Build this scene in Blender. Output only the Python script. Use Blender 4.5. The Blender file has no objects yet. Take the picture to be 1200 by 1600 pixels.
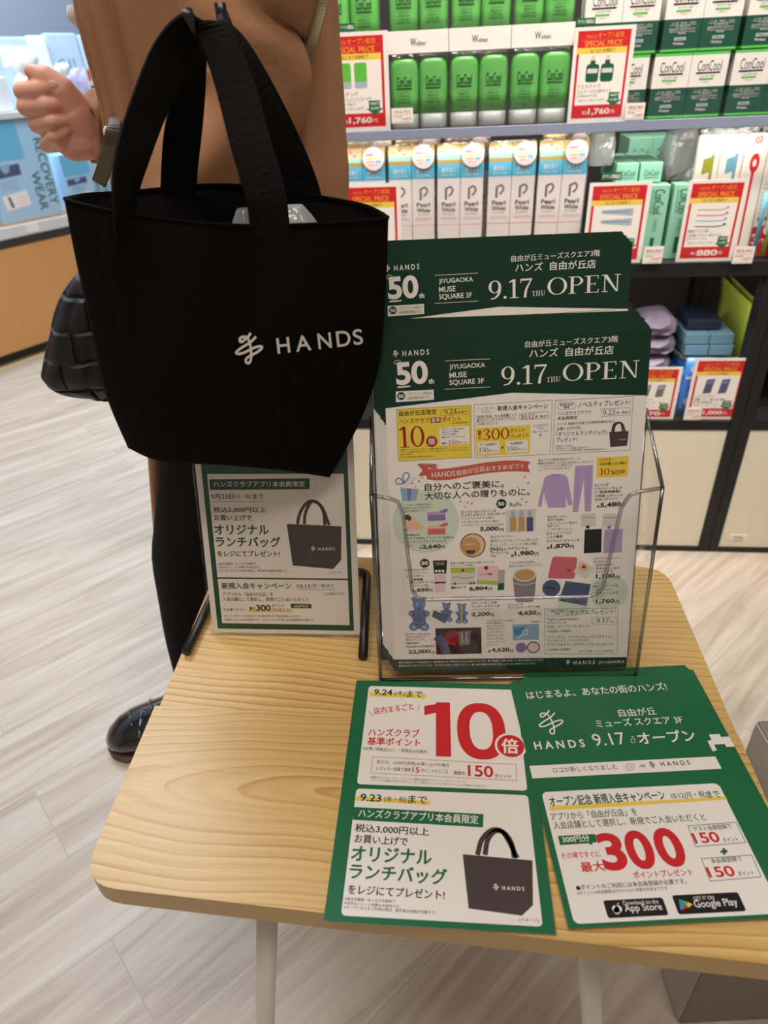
import bpy, bmesh, math, random
import numpy as np
from mathutils import Vector, Matrix
from mathutils.geometry import tessellate_polygon
random.seed(7)
SC = bpy.context.scene
COL = SC.collection

# ------------------------------------------------------------------ camera
T = 0.47                       # table top height
CAM_H = T + 0.47453
PITCH, ROLL, FPX = math.radians(33.077), math.radians(-2.8718), 1073.457
_cp, _sp, _cr, _sr = math.cos(PITCH), math.sin(PITCH), math.cos(ROLL), math.sin(ROLL)
FWD = Vector((0, _cp, -_sp)); _R0 = Vector((1, 0, 0)); _U0 = Vector((0, _sp, _cp))
RIGHT = _R0 * _cr + _U0 * _sr
UP = _R0 * -_sr + _U0 * _cr
CAMP = Vector((0, 0, CAM_H))
cam_d = bpy.data.cameras.new('camera'); cam = bpy.data.objects.new('camera', cam_d); COL.objects.link(cam)
cam.matrix_world = Matrix(((RIGHT.x, UP.x, -FWD.x, 0), (RIGHT.y, UP.y, -FWD.y, 0), (RIGHT.z, UP.z, -FWD.z, CAM_H), (0, 0, 0, 1)))
cam_d.sensor_fit = 'HORIZONTAL'; cam_d.sensor_width = 36; cam_d.lens = 36 * FPX / 1200
cam_d.clip_start = 0.02; cam_d.clip_end = 50
cam_d.dof.use_dof = True; cam_d.dof.focus_distance = 0.62; cam_d.dof.aperture_fstop = 9.0
SC.camera = cam

# ------------------------------------------------------------------ exposure, world, lights
SC.view_settings.view_transform = 'Standard'; SC.view_settings.look = 'None'
SC.view_settings.gamma = 1; SC.view_settings.exposure = 0.0; SC.view_settings.use_curve_mapping = False
W = bpy.data.worlds.new('shop_air'); SC.world = W; W.use_nodes = True
W.node_tree.nodes['Background'].inputs[0].default_value = (1.0, 0.95, 0.88, 1)
W.node_tree.nodes['Background'].inputs[1].default_value = 0.5

def area(name, loc, size, energy, col, target=None, size_y=None, spread=180):
    l = bpy.data.lights.new(name, 'AREA'); l.energy = energy; l.color = col; l.size = size
    l.shape = 'RECTANGLE'; l.size_y = size_y or size; l.spread = math.radians(spread)
    o = bpy.data.objects.new(name, l); COL.objects.link(o); o.location = loc
    d = (Vector(target) - Vector(loc)) if target else Vector((0, 0, -1))
    o.rotation_euler = d.to_track_quat('-Z', 'Y').to_euler()
    return o
area('ceiling_and_fill_light', (0.4, -0.3, 2.72), 1.0, 17, (1, 0.89, 0.76), size_y=0.5)
area('ceiling_and_fill_light', (0.45, 0.42, 2.72), 1.3, 7, (1, 0.93, 0.84), target=(0.4, 1.33, 0.7), size_y=0.3, spread=48)  # added narrow fill aimed at the right-hand shelving to brighten its goods
area('ceiling_and_fill_light', (-0.9, 1.9, 2.72), 1.4, 62, (0.74, 0.86, 1.0), size_y=0.9)
area('ceiling_and_fill_light', (-1.0, 0.3, 2.72), 0.8, 13, (1, 0.94, 0.87), size_y=0.6)  # added overhead fill, lifts the shopper's hand and cardigan

# ------------------------------------------------------------------ materials
def lin(h):
    h = h.lstrip('#'); c = [int(h[i:i + 2], 16) / 255 for i in (0, 2, 4)]
    return tuple(x / 12.92 if x <= 0.04045 else ((x + 0.055) / 1.055) ** 2.4 for x in c) + (1,)
MATS = {}
def mat(name, hexcol, rough=0.5, metal=0.0, spec=0.5, noise=0.0, scale=60, bump=0.0, coat=0.0):
    if name in MATS: return MATS[name]
    m = bpy.data.materials.new(name); m.use_nodes = True; nt = m.node_tree; b = nt.nodes['Principled BSDF']
    b.inputs['Base Color'].default_value = lin(hexcol); b.inputs['Roughness'].default_value = rough
    b.inputs['Metallic'].default_value = metal; b.inputs['Specular IOR Level'].default_value = spec
    b.inputs['Coat Weight'].default_value = coat
    if noise or bump:
        tc = nt.nodes.new('ShaderNodeTexCoord'); n = nt.nodes.new('ShaderNodeTexNoise')
        n.inputs['Scale'].default_value = scale; n.inputs['Detail'].default_value = 4
        nt.links.new(tc.outputs['Object'], n.inputs['Vector'])
        if noise:
            h = nt.nodes.new('ShaderNodeHueSaturation'); h.inputs['Color'].default_value = lin(hexcol)
            mr = nt.nodes.new('ShaderNodeMapRange'); mr.inputs['To Min'].default_value = 1 - noise; mr.inputs['To Max'].default_value = 1 + noise
            nt.links.new(n.outputs['Fac'], mr.inputs['Value']); nt.links.new(mr.outputs['Result'], h.inputs['Value'])
            nt.links.new(h.outputs['Color'], b.inputs['Base Color'])
        if bump:
            bp = nt.nodes.new('ShaderNodeBump'); bp.inputs['Strength'].default_value = bump; bp.inputs['Distance'].default_value = 0.002
            nt.links.new(n.outputs['Fac'], bp.inputs['Height']); nt.links.new(bp.outputs['Normal'], b.inputs['Normal'])
    MATS[name] = m
    return m
def film(name, tint='#ffffff', gloss=0.10, rough=0.06, bump=0.0):
    """thin clear plastic: see-through with a fresnel gloss"""
    if name in MATS: return MATS[name]
    m = bpy.data.materials.new(name); m.use_nodes = True; nt = m.node_tree; nt.nodes.clear()
    out = nt.nodes.new('ShaderNodeOutputMaterial'); mix = nt.nodes.new('ShaderNodeMixShader')
    t = nt.nodes.new('ShaderNodeBsdfTransparent'); t.inputs[0].default_value = (1, 1, 1, 1) if tint == '#ffffff' else lin(tint)
    g = nt.nodes.new('ShaderNodeBsdfGlossy'); g.inputs['Roughness'].default_value = rough
    lw = nt.nodes.new('ShaderNodeLayerWeight'); lw.inputs['Blend'].default_value = 0.25
    mr = nt.nodes.new('ShaderNodeMapRange'); mr.inputs['To Min'].default_value = gloss * 0.4; mr.inputs['To Max'].default_value = min(1, gloss * 4)
    nt.links.new(lw.outputs['Fresnel'], mr.inputs['Value']); nt.links.new(mr.outputs['Result'], mix.inputs[0])
    nt.links.new(t.outputs[0], mix.inputs[1]); nt.links.new(g.outputs[0], mix.inputs[2]); nt.links.new(mix.outputs[0], out.inputs[0])
    if bump:
        n = nt.nodes.new('ShaderNodeTexNoise'); n.inputs['Scale'].default_value = 45; n.inputs['Detail'].default_value = 3
        tc = nt.nodes.new('ShaderNodeTexCoord'); nt.links.new(tc.outputs['Object'], n.inputs['Vector'])
        bp = nt.nodes.new('ShaderNodeBump'); bp.inputs['Strength'].default_value = bump; bp.inputs['Distance'].default_value = 0.006
        nt.links.new(n.outputs['Fac'], bp.inputs['Height']); nt.links.new(bp.outputs['Normal'], g.inputs['Normal']); nt.links.new(bp.outputs['Normal'], lw.inputs['Normal'])
    MATS[name] = m
    return m
def frosted(name, hexcol, see=.55, gloss=.15, bump=.6):
    """crumpled clear bag: part see-through, part milky, with glints"""
    m = film(name, '#ffffff', gloss, .12, bump); nt = m.node_tree; out = [n for n in nt.nodes if n.type == 'OUTPUT_MATERIAL'][0]; src = out.inputs[0].links[0].from_socket
    d = nt.nodes.new('ShaderNodeBsdfDiffuse'); d.inputs[0].default_value = lin(hexcol); mx = nt.nodes.new('ShaderNodeMixShader'); mx.inputs[0].default_value = 1 - see
    nt.links.new(src, mx.inputs[1]); nt.links.new(d.outputs[0], mx.inputs[2]); nt.links.new(mx.outputs[0], out.inputs[0]); return m
INK = dict(W='#f3ece6', k='#2b2627', K='#1b1819', g='#1d6a43', G='#0f4a30', D='#0a3524', r='#d2262c', R='#a31c22', y='#ecd24a',
           Y='#f0cf55', c='#c9614f', s='#e7bda0', p='#b6a0cc', P='#8d74b4', q='#cf6a75', b='#8fb0cc', B='#6c7fae', n='#2e4a82', l='#cfdccb',
           e='#77736f', E='#b3aca6', o='#c79a63', t='#8a8088', T='#51597a', x='#2a1417', X='#8c1a1e', f='#4a3f3d', z='#f0a13a', v='#a8c84a',
           u='#62c04a', U='#1e5a44', a='#3c8fd0', m='#9fd0c0', i='#d9d2cd', j='#6fb9dd', h='#e9c9cf', H='#e58f9f', w='#ffffff', d='#d9b45e', C='#a9b7c4', V='#9a9a35', L='#6fa4b8')
INKNAME = dict(W='paper white', k='soft black', K='black')
def ink(c):
    return mat('ink_' + c + ('_up' if c.isupper() else '_low'), INK[c], rough=0.42, spec=0.35)

# ------------------------------------------------------------------ mesh builder
class MB:
    def __init__(s): s.v = []; s.f = []; s.fm = []; s.mats = []; s.sm = []
    def mi(s, m):
        if m not in s.mats: s.mats.append(m)
        return s.mats.index(m)
    def add(s, vs, fs, m, smooth=False):
        o = len(s.v); s.v += [Vector(v) for v in vs]; k = s.mi(m)
        for f in fs: s.f.append([o + i for i in f]); s.fm.append(k); s.sm.append(smooth)
    def box(s, c, d, m, M=None):
        c = Vector(c); vs = []
        for z in (-1, 1):
            for y in (-1, 1):
                for x in (-1, 1):
                    p = Vector((x * d[0] / 2, y * d[1] / 2, z * d[2] / 2)); vs.append((M @ p if M else p) + c)
        s.add(vs, [(0, 2, 3, 1), (4, 5, 7, 6), (0, 1, 5, 4), (2, 6, 7, 3), (0, 4, 6, 2), (1, 3, 7, 5)], m)
    def box2(s, a, b, m): s.box([(a[i] + b[i]) / 2 for i in range(3)], [abs(b[i] - a[i]) for i in range(3)], m)
    def tube(s, pts, r, m, n=12, cap=True):
        pts = [Vector(p) for p in pts]; k = len(pts); rs = r if isinstance(r, (list, tuple)) else [r] * k
        vs = []; fs = []; up = None
        for i, p in enumerate(pts):
            t = (pts[min(i + 1, k - 1)] - pts[max(i - 1, 0)]).normalized()
            if up is None: up = t.orthogonal().normalized()
            up = (up - t * up.dot(t)).normalized(); b = t.cross(up)
            for j in range(n):
                a = 2 * math.pi * j / n; vs.append(p + (up * math.cos(a) + b * math.sin(a)) * rs[i])
        for i in range(k - 1):
            for j in range(n): fs.append((i * n + j, i * n + (j + 1) % n, (i + 1) * n + (j + 1) % n, (i + 1) * n + j))
        if cap: fs.append(tuple(range(n - 1, -1, -1))); fs.append(tuple((k - 1) * n + j for j in range(n)))
        s.add(vs, fs, m, True)
    def ribbon(s, pts, sides, w, th, m):
        """flat strap: centre points, side direction per point, width, thickness"""
        vs = []; fs = []; k = len(pts); pts = [Vector(p) for p in pts]
        ws = w if isinstance(w, (list, tuple)) else [w] * k
        for i, p in enumerate(pts):
            t = (pts[min(i + 1, k - 1)] - pts[max(i - 1, 0)]).normalized(); sd = Vector(sides[i]); sd = (sd - t * sd.dot(t)).normalized(); n = t.cross(sd)
            for a, b in ((-1, -1), (1, -1), (1, 1), (-1, 1)): vs.append(p + sd * a * ws[i] / 2 + n * b * th / 2)
        for i in range(k - 1):
            for j in range(4): fs.append((i * 4 + j, i * 4 + (j + 1) % 4, (i + 1) * 4 + (j + 1) % 4, (i + 1) * 4 + j))
        fs.append((3, 2, 1, 0)); fs.append(tuple((k - 1) * 4 + j for j in range(4)))
        s.add(vs, fs, m)
    def loft(s, rings, m, cap0=True, cap1=True, smooth=True):
        n = len(rings[0]); vs = [v for r in rings for v in r]; fs = []
        for i in range(len(rings) - 1):
            for j in range(n): fs.append((i * n + j, i * n + (j + 1) % n, (i + 1) * n + (j + 1) % n, (i + 1) * n + j))
        if cap0: fs.append(tuple(range(n - 1, -1, -1)))
        if cap1: fs.append(tuple((len(rings) - 1) * n + j for j in range(n)))
        s.add(vs, fs, m, smooth)
    def grid(s, P, m, smooth=True, flip=False):
        h, w = len(P), len(P[0]); vs = [p for r in P for p in r]; fs = []
        for i in range(h - 1):
            for j in range(w - 1):
                q = (i * w + j, i * w + j + 1, (i + 1) * w + j + 1, (i + 1) * w + j); fs.append(q[::-1] if flip else q)
        s.add(vs, fs, m, smooth)
    def prism(s, poly, z0, z1, m, M=None, rim=None):
        """2D outline extruded along z"""
        n = len(poly); vs = [Vector((x, y, z0)) for x, y in poly] + [Vector((x, y, z1)) for x, y in poly]
        tri = tessellate_polygon([[Vector((x, y, 0)) for x, y in poly]]); ar = sum(poly[i][0] * poly[(i + 1) % n][1] - poly[(i + 1) % n][0] * poly[i][1] for i in range(n))
        fs = []
        for t in tri:
            a, b, c = t; o = (poly[b][0] - poly[a][0]) * (poly[c][1] - poly[a][1]) - (poly[c][0] - poly[a][0]) * (poly[b][1] - poly[a][1])
            if o < 0: t = t[::-1]
            fs.append(tuple(n + i for i in t)); fs.append(tuple(t[::-1]))
        for i in range(n):
            j = (i + 1) % n; fs.append((i, j, n + j, n + i) if ar > 0 else (j, i, n + i, n + j))
        if M: vs = [M @ v for v in vs]
        k = len(s.fm); s.add(vs, fs, m)
        if rim:
            r_ = s.mi(rim)
            for i in range(len(s.fm) - n, len(s.fm)): s.fm[i] = r_
    def build(s, name, parent=None, world=True, bevel=0, seg=2, xform=None):
        me = bpy.data.meshes.new(name); off = Vector((0, 0, 0))
        if xform: s.v = [xform @ v for v in s.v]
        if parent and world: off = parent_world(parent)
        me.from_pydata([v - off for v in s.v], [], s.f); me.update()
        for m in s.mats: me.materials.append(m)
        for i, p in enumerate(me.polygons): p.material_index = s.fm[i]; p.use_smooth = s.sm[i]
        o = bpy.data.objects.new(name, me); COL.objects.link(o)
        if parent: o.parent = parent
        if bevel:
            b = o.modifiers.new('bevel', 'BEVEL'); b.width = bevel; b.segments = seg; b.limit_method = 'ANGLE'; b.angle_limit = math.radians(40)
        return o
def parent_world(p):
    v = Vector(p.location); q = p.parent
    while q: v = v + Vector(q.location); q = q.parent
    return v
def tag(o, label=None, cat=None, group=None, kind=None):
    if label: o['label'] = label
    if cat: o['category'] = cat
    if group: o['group'] = group
    if kind: o['kind'] = kind
    return o
def root(name, loc, label, cat, group=None, M=None):
    o = bpy.data.objects.new(name, None); COL.objects.link(o); o.empty_display_size = 0.02
    if M is not None: o.matrix_world = M
    else: o.location = loc
    return tag(o, label, cat, group)
def copy_tree(o, M, label=None):
    r = o.copy(); COL.objects.link(r); r.matrix_world = M
    if label: r['label'] = label
    for c in o.children:
        d = c.copy(); COL.objects.link(d); d.parent = r
        for e in c.children:
            g = e.copy(); COL.objects.link(g); g.parent = d
    return r

# photo-ray helpers: a pixel's line of sight met with a real plane of the shop
def ray(x, y): return RIGHT * ((x - 600) / FPX) - UP * ((y - 800) / FPX) + FWD
def at_z(x, y, z):
    d = ray(x, y); return CAMP + d * ((z - CAM_H) / d.z)
def at_y(x, y, Y):
    d = ray(x, y); return CAMP + d * (Y / d.y)
SYAW = math.radians(-7); SY0 = 1.309
SU = Vector((math.cos(SYAW), math.sin(SYAW), 0)); SV = Vector((-math.sin(SYAW), math.cos(SYAW), 0)); SO = Vector((0, SY0, 0))
SM = Matrix(((SU.x, SV.x, 0, SO.x), (SU.y, SV.y, 0, SO.y), (0, 0, 1, 0), (0, 0, 0, 1)))   # shelf frame: u right, v deeper, z up
def S(x, y, v=0.0):
    d = ray(x, y); t = (v + (SO - CAMP).dot(SV)) / d.dot(SV); P = CAMP + d * t - SO
    return Vector((P.dot(SU), v, P.z))
def SMat(u, v, z, rot=0, tilt=0):
    return SM @ Matrix.Translation((u, v, z)) @ Matrix.Rotation(rot, 4, 'Z') @ Matrix.Rotation(tilt, 4, 'X')

# ------------------------------------------------------------------ lettering
_tc = {}
def text_mesh(s, bold=0.0):
    k = (s, bold)
    if k in _tc: return _tc[k]
    c = bpy.data.curves.new('t', 'FONT'); c.body = s; c.resolution_u = 8 if len(s) <= 3 else 3; c.offset = 0.0 if any(ord(q) > 0x2e00 for q in s) else bold
    o = bpy.data.objects.new('t', c); COL.objects.link(o); bpy.context.view_layer.update()
    me = o.to_mesh(); vs = np.array([v.co[:2] for v in me.vertices]) if len(me.vertices) else np.zeros((1, 2)); fs = [tuple(p.vertices) for p in me.polygons]
    o.to_mesh_clear(); bpy.data.objects.remove(o); bpy.data.curves.remove(c)
    lo, hi = vs.min(0), vs.max(0); vs = (vs - lo) / np.maximum(hi - lo, 1e-6)
    _tc[k] = (vs, fs, (hi - lo)); return _tc[k]
def catmull(P, n=6):
    P = [np.array(p, float) for p in P]; Q = [2 * P[0] - P[1]] + P + [2 * P[-1] - P[-2]]; out = []
    for i in range(1, len(Q) - 2):
        for k in range(n):
            t = k / n; a, b, c, d = Q[i - 1], Q[i], Q[i + 1], Q[i + 2]
            out.append(0.5 * ((2 * b) + (c - a) * t + (2 * a - 5 * b + 4 * c - d) * t * t + (-a + 3 * b - 3 * c + d) * t ** 3))
    out.append(P[-1]); return out
def stroke(P, w=None, n=6):
    """polyline with widths -> quads"""
    P = [(p[0], p[1], p[2] if len(p) > 2 else w) for p in P]; C = catmull(P, n); q = []
    L = []
    for i, c in enumerate(C):
        a = C[max(i - 1, 0)]; b = C[min(i + 1, len(C) - 1)]; t = b[:2] - a[:2]; t = t / (np.linalg.norm(t) + 1e-9); nn = np.array([-t[1], t[0]]) * c[2] / 2
        L.append((c[:2] + nn, c[:2] - nn))
    for i in range(len(L) - 1): q.append([L[i][1], L[i + 1][1], L[i + 1][0], L[i][0]])
    return q
def ring(cx, cy, rx, ry, ix=0, iy=0, n=28):
    q = []; P = lambda a, x, y: np.array([cx + x * math.cos(a), cy + y * math.sin(a)])
    for i in range(n):
        a, b = 2 * math.pi * i / n, 2 * math.pi * (i + 1) / n
        q.append([P(a, ix, iy), P(a, rx, ry), P(b, rx, ry), P(b, ix, iy)] if ix else [P(a, rx, ry), P(b, rx, ry), np.array([cx, cy])])
    return q
def rc(a, b, c, d): return [[np.array(p, float) for p in ((a, b), (c, b), (c, d), (a, d))]]
def pg(*p): return [[np.array(x, float) for x in p]]
SERIF = {
 '0': (.62, ring(.31, .5, .31, .505, .185, .46)),
 '1': (.44, rc(.17, 0, .3, 1) + rc(.03, 0, .44, .04) + pg((.17, .88), (.17, 1), (.0, .87), (.02, .83))),
 '2': (.58, stroke([(.06, .74, .05), (.1, .9, .09), (.28, .975, .05), (.47, .86, .11), (.47, .68, .12), (.3, .38, .08), (.06, .06, .05)]) + rc(.03, 0, .55, .1) + rc(.51, .08, .55, .22)),
 '3': (.58, stroke([(.06, .8, .08), (.26, .975, .05), (.46, .77, .12), (.2, .54, .04)]) + stroke([(.2, .54, .04), (.5, .28, .13), (.26, .025, .05), (.04, .17, .09)])),
 '4': (.6, rc(.36, 0, .48, 1) + rc(0, .25, .6, .33) + stroke([(.4, .97, .05), (.03, .3, .05)]) + rc(.25, 0, .6, .04)),
 '5': (.58, rc(.1, .9, .5, 1) + rc(.1, .48, .145, .95) + stroke([(.1, .5, .05), (.28, .6, .06), (.5, .32, .13), (.27, .025, .05), (.04, .17, .09)])),
 '7': (.58, rc(.03, .9, .56, 1) + rc(.03, .78, .065, 1) + stroke([(.53, .94, .05), (.3, .42, .1), (.24, 0, .13)])),
 '9': (.6, ring(.29, .66, .29, .34, .165, .3) + stroke([(.52, .66, .12), (.49, .34, .11), (.32, .08, .08), (.1, .02, .05)])),
 '.': (.22, ring(.1, .07, .075, .075)),
 ' ': (.25, []),
 'O': (.86, ring(.43, .5, .43, .51, .3, .47)),
 'P': (.66, rc(.1, 0, .23, 1) + rc(0, 0, .34, .035) + rc(0, .965, .3, 1) + stroke([(.2, .98, .04), (.45, .95, .06), (.58, .74, .12), (.45, .52, .06), (.2, .49, .04)])),
 'E': (.66, rc(.1, 0, .23, 1) + rc(0, .962, .58, 1) + rc(0, 0, .6, .038) + rc(.2, .49, .45, .53) + rc(.545, .8, .58, 1) + rc(.565, 0, .6, .2) + rc(.42, .42, .45, .6)),
 'N': (.86, rc(.12, 0, .165, 1) + rc(.67, 0, .715, 1) + pg((.06, 1), (.24, 1), (.715, 0), (.64, 0)) + rc(0, .962, .2, 1) + rc(.02, 0, .28, .038) + rc(.56, .962, .84, 1)),
 'T': (.66, rc(.24, 0, .37, 1) + rc(0, .96, .61, 1) + rc(.14, 0, .47, .04) + rc(0, .8, .035, 1) + rc(.575, .8, .61, 1)),
 'H': (.8, rc(.1, 0, .23, 1) + rc(.52, 0, .65, 1) + rc(.2, .49, .55, .535) + rc(0, 0, .32, .04) + rc(0, .96, .32, 1) + rc(.43, 0, .75, .04) + rc(.43, .96, .75, 1)),
 'U': (.78, stroke([(.16, 1, .13), (.16, .4, .13), (.22, .1, .1), (.4, .025, .05), (.58, .12, .05), (.62, .4, .045), (.62, 1, .045)]) + rc(0, .96, .32, 1) + rc(.5, .96, .74, 1)),
}
def serif(s):
    x = 0; q = []
    for ch in s:
        w, polys = SERIF[ch]; q += [[p + np.array([x, 0]) for p in pl] for pl in polys]; x += w + .06
    return q
# the shop's brush-loop mark, drawn as three strokes in a unit box
def brandmark(w=0.085):
    k = lambda P: [((x - 220) / 780, 1 - (y - 255) / 860) for x, y in P]
    return (stroke(k([(665, 280), (590, 375), (500, 450), (420, 505), (365, 480), (385, 400), (470, 375), (560, 400), (610, 500), (640, 640), (650, 800), (640, 960), (590, 1075), (510, 1060), (515, 960), (640, 880), (790, 810), (910, 730), (945, 670), (880, 645), (700, 690), (480, 790), (330, 825), (255, 790), (330, 710), (480, 620), (640, 530), (735, 445), (800, 385)]), w))

class Sheet:
    """flat print laid out from photo coordinates through a plane-to-plane map into millimetres"""
    def __init__(s, src, dst):
        A = []; b = []
        for (x, y), (X, Y) in zip(src, dst):
            A.append([x, y, 1, 0, 0, 0, -X * x, -X * y]); b.append(X); A.append([0, 0, 0, x, y, 1, -Y * x, -Y * y]); b.append(Y)
        h = np.linalg.solve(np.array(A, float), np.array(b, float)); s.h = np.append(h, 1).reshape(3, 3)
        s.mb = MB(); s.ox = s.oy = 0.0; s.k = 1.0
    def view(s, ox, oy, k): s.ox, s.oy, s.k = ox, oy, k; return s
    def m(s, x, y):
        q = s.h @ np.array([s.ox + x / s.k, s.oy + y / s.k, 1]); return q[:2] / q[2]
    def _put(s, pts, fs, c, L): s.mb.add([(p[0] / 1000, p[1] / 1000, L * 2.5e-5) for p in pts], fs, ink(c))
    def _face_up(s, pts, fs):
        out = []
        for f in fs:
            ar = sum(pts[f[i]][0] * pts[f[(i + 1) % len(f)]][1] - pts[f[(i + 1) % len(f)]][0] * pts[f[i]][1] for i in range(len(f)))
            out.append(tuple(f) if ar >= 0 else tuple(f[::-1]))
        return out
    def mmpoly(s, P, c, L=1):
        P = [np.array(p, float) for p in P]; tri = tessellate_polygon([[Vector((p[0], p[1], 0)) for p in P]]); s._put(P, s._face_up(P, tri), c, L)
    def poly(s, P, c, L=1): s.mmpoly([s.m(*p) for p in P], c, L)
    def mmrr(s, x0, y0, x1, y1, r, c, L=1):
        P = []
        for cx, cy, a0 in ((x1 - r, y1 - r, 0), (x0 + r, y1 - r, 90), (x0 + r, y0 + r, 180), (x1 - r, y0 + r, 270)):
            for i in range(5): a = math.radians(a0 + i * 22.5); P.append((cx + r * math.cos(a), cy + r * math.sin(a)))
        s.mmpoly(P, c, L)
    def rr(s, x0, y0, x1, y1, c, L=1, r=1.0):
        a = s.m(x0, y0); b = s.m(x1, y1); s.mmrr(min(a[0], b[0]), min(a[1], b[1]), max(a[0], b[0]), max(a[1], b[1]), r, c, L)
    def box(s, P, c, w=.25, L=3):
        Q = [s.m(*p) for p in P]
        for i in range(len(Q)): s.mline(Q[i], Q[(i + 1) % len(Q)], c, w, L)
    def mline(s, a, b, c, w=.25, L=3):
        t = (b - a) / (np.linalg.norm(b - a) + 1e-9); n = np.array([-t[1], t[0]]) * w / 2
        P = [a - n, b - n, b + n, a + n]; s._put(P, s._face_up(P, [(0, 1, 2, 3)]), c, L)
    def line(s, x0, y0, x1, y1, c, w=.25, L=3): s.mline(s.m(x0, y0), s.m(x1, y1), c, w, L)
    def circ(s, x, y, rpx, c, L=2, inner=0):
        o = s.m(x, y); r = np.linalg.norm(s.m(x + rpx, y) - o); i = r * inner
        for q in ring(o[0], o[1], r, r, i, i): s._put(q, s._face_up(q, [tuple(range(len(q)))]), c, L)
    def arc(s, P, c, w, L=3): # stroke along photo points, width in mm
        for q in stroke([tuple(s.m(*p)) + (w,) for p in P]): s._put(q, s._face_up(q, [(0, 1, 2, 3)]), c, L)
    def frame(s, x0, y0, x1, y1, h):
        a = s.m(x0, y0); b = s.m(x1, y1); u = b - a; n = np.array([-u[1], u[0]]) / (np.linalg.norm(u) + 1e-9)
        hh = np.linalg.norm(s.m(x0, y0 - h) - a); return a, u, n * hh
    def t(s, txt, x0, y0, x1, y1, h, c='k', b=0.012, L=7):
        vs, fs, dim = text_mesh(txt, b); a, u, n = s.frame(x0, y0, x1, y1, h)
        cjk = any(ord(q) > 0x2e00 for q in txt) and b > 0.004      # heavier kana and kanji: overlaid, slightly shifted strokes
        for kk, (dx, dy) in enumerate(((-b, -b * .4), (b, b * .4), (0, b * .7), (0, -b * .7)) if cjk and b > .011 else ((-b * .9, 0), (b * .9, 0)) if cjk else ((0, 0),)):
            P = [a + u * (v[0] + dx / max(dim[0], .2)) + n * (v[1] + dy / max(dim[1], .2)) for v in vs]; s._put(P, fs, c, L + kk * .25)
    def serif(s, txt, x0, y0, x1, y1, h, c='k', L=7): s.quads(serif(txt), x0, y0, x1, y1, h, c, L)
    def quads(s, q, x0, y0, x1, y1, h, c, L=7):
        A = np.array([p for f in q for p in f]); lo, hi = A.min(0), A.max(0); a, u, n = s.frame(x0, y0, x1, y1, h)
        for fi, f in enumerate(q):
            P = [a + u * ((p[0] - lo[0]) / (hi[0] - lo[0])) + n * ((p[1] - lo[1]) / (hi[1] - lo[1])) for p in f]; s._put(P, s._face_up(P, [tuple(range(len(P)))]), c, L + (fi % 9) * .12)
    def mark(s, x0, y0, x1, y1, h, c='W', w=.085): s.quads(brandmark(w), x0, y0, x1, y1, h, c)
    def base(s, w, h, th, side='W', front=None, r=0.0):
        m = ink(side); s.mb.prism([(0, 0), (w / 1000, 0), (w / 1000, h / 1000), (0, h / 1000)], -th, 0, m)
        if front: s.mmpoly([(0, 0), (w, 0), (w, h), (0, h)], front, 1)
# ================================================================== printed sheets
def lunch_bag_picture(S_, body, h_out, h_in, c='f', L=4, wm=2.6, c2=None):
    S_.poly(body, c, L)
    S_.arc(h_out, c, wm, L); S_.arc(h_in, c, wm, L)

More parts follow.
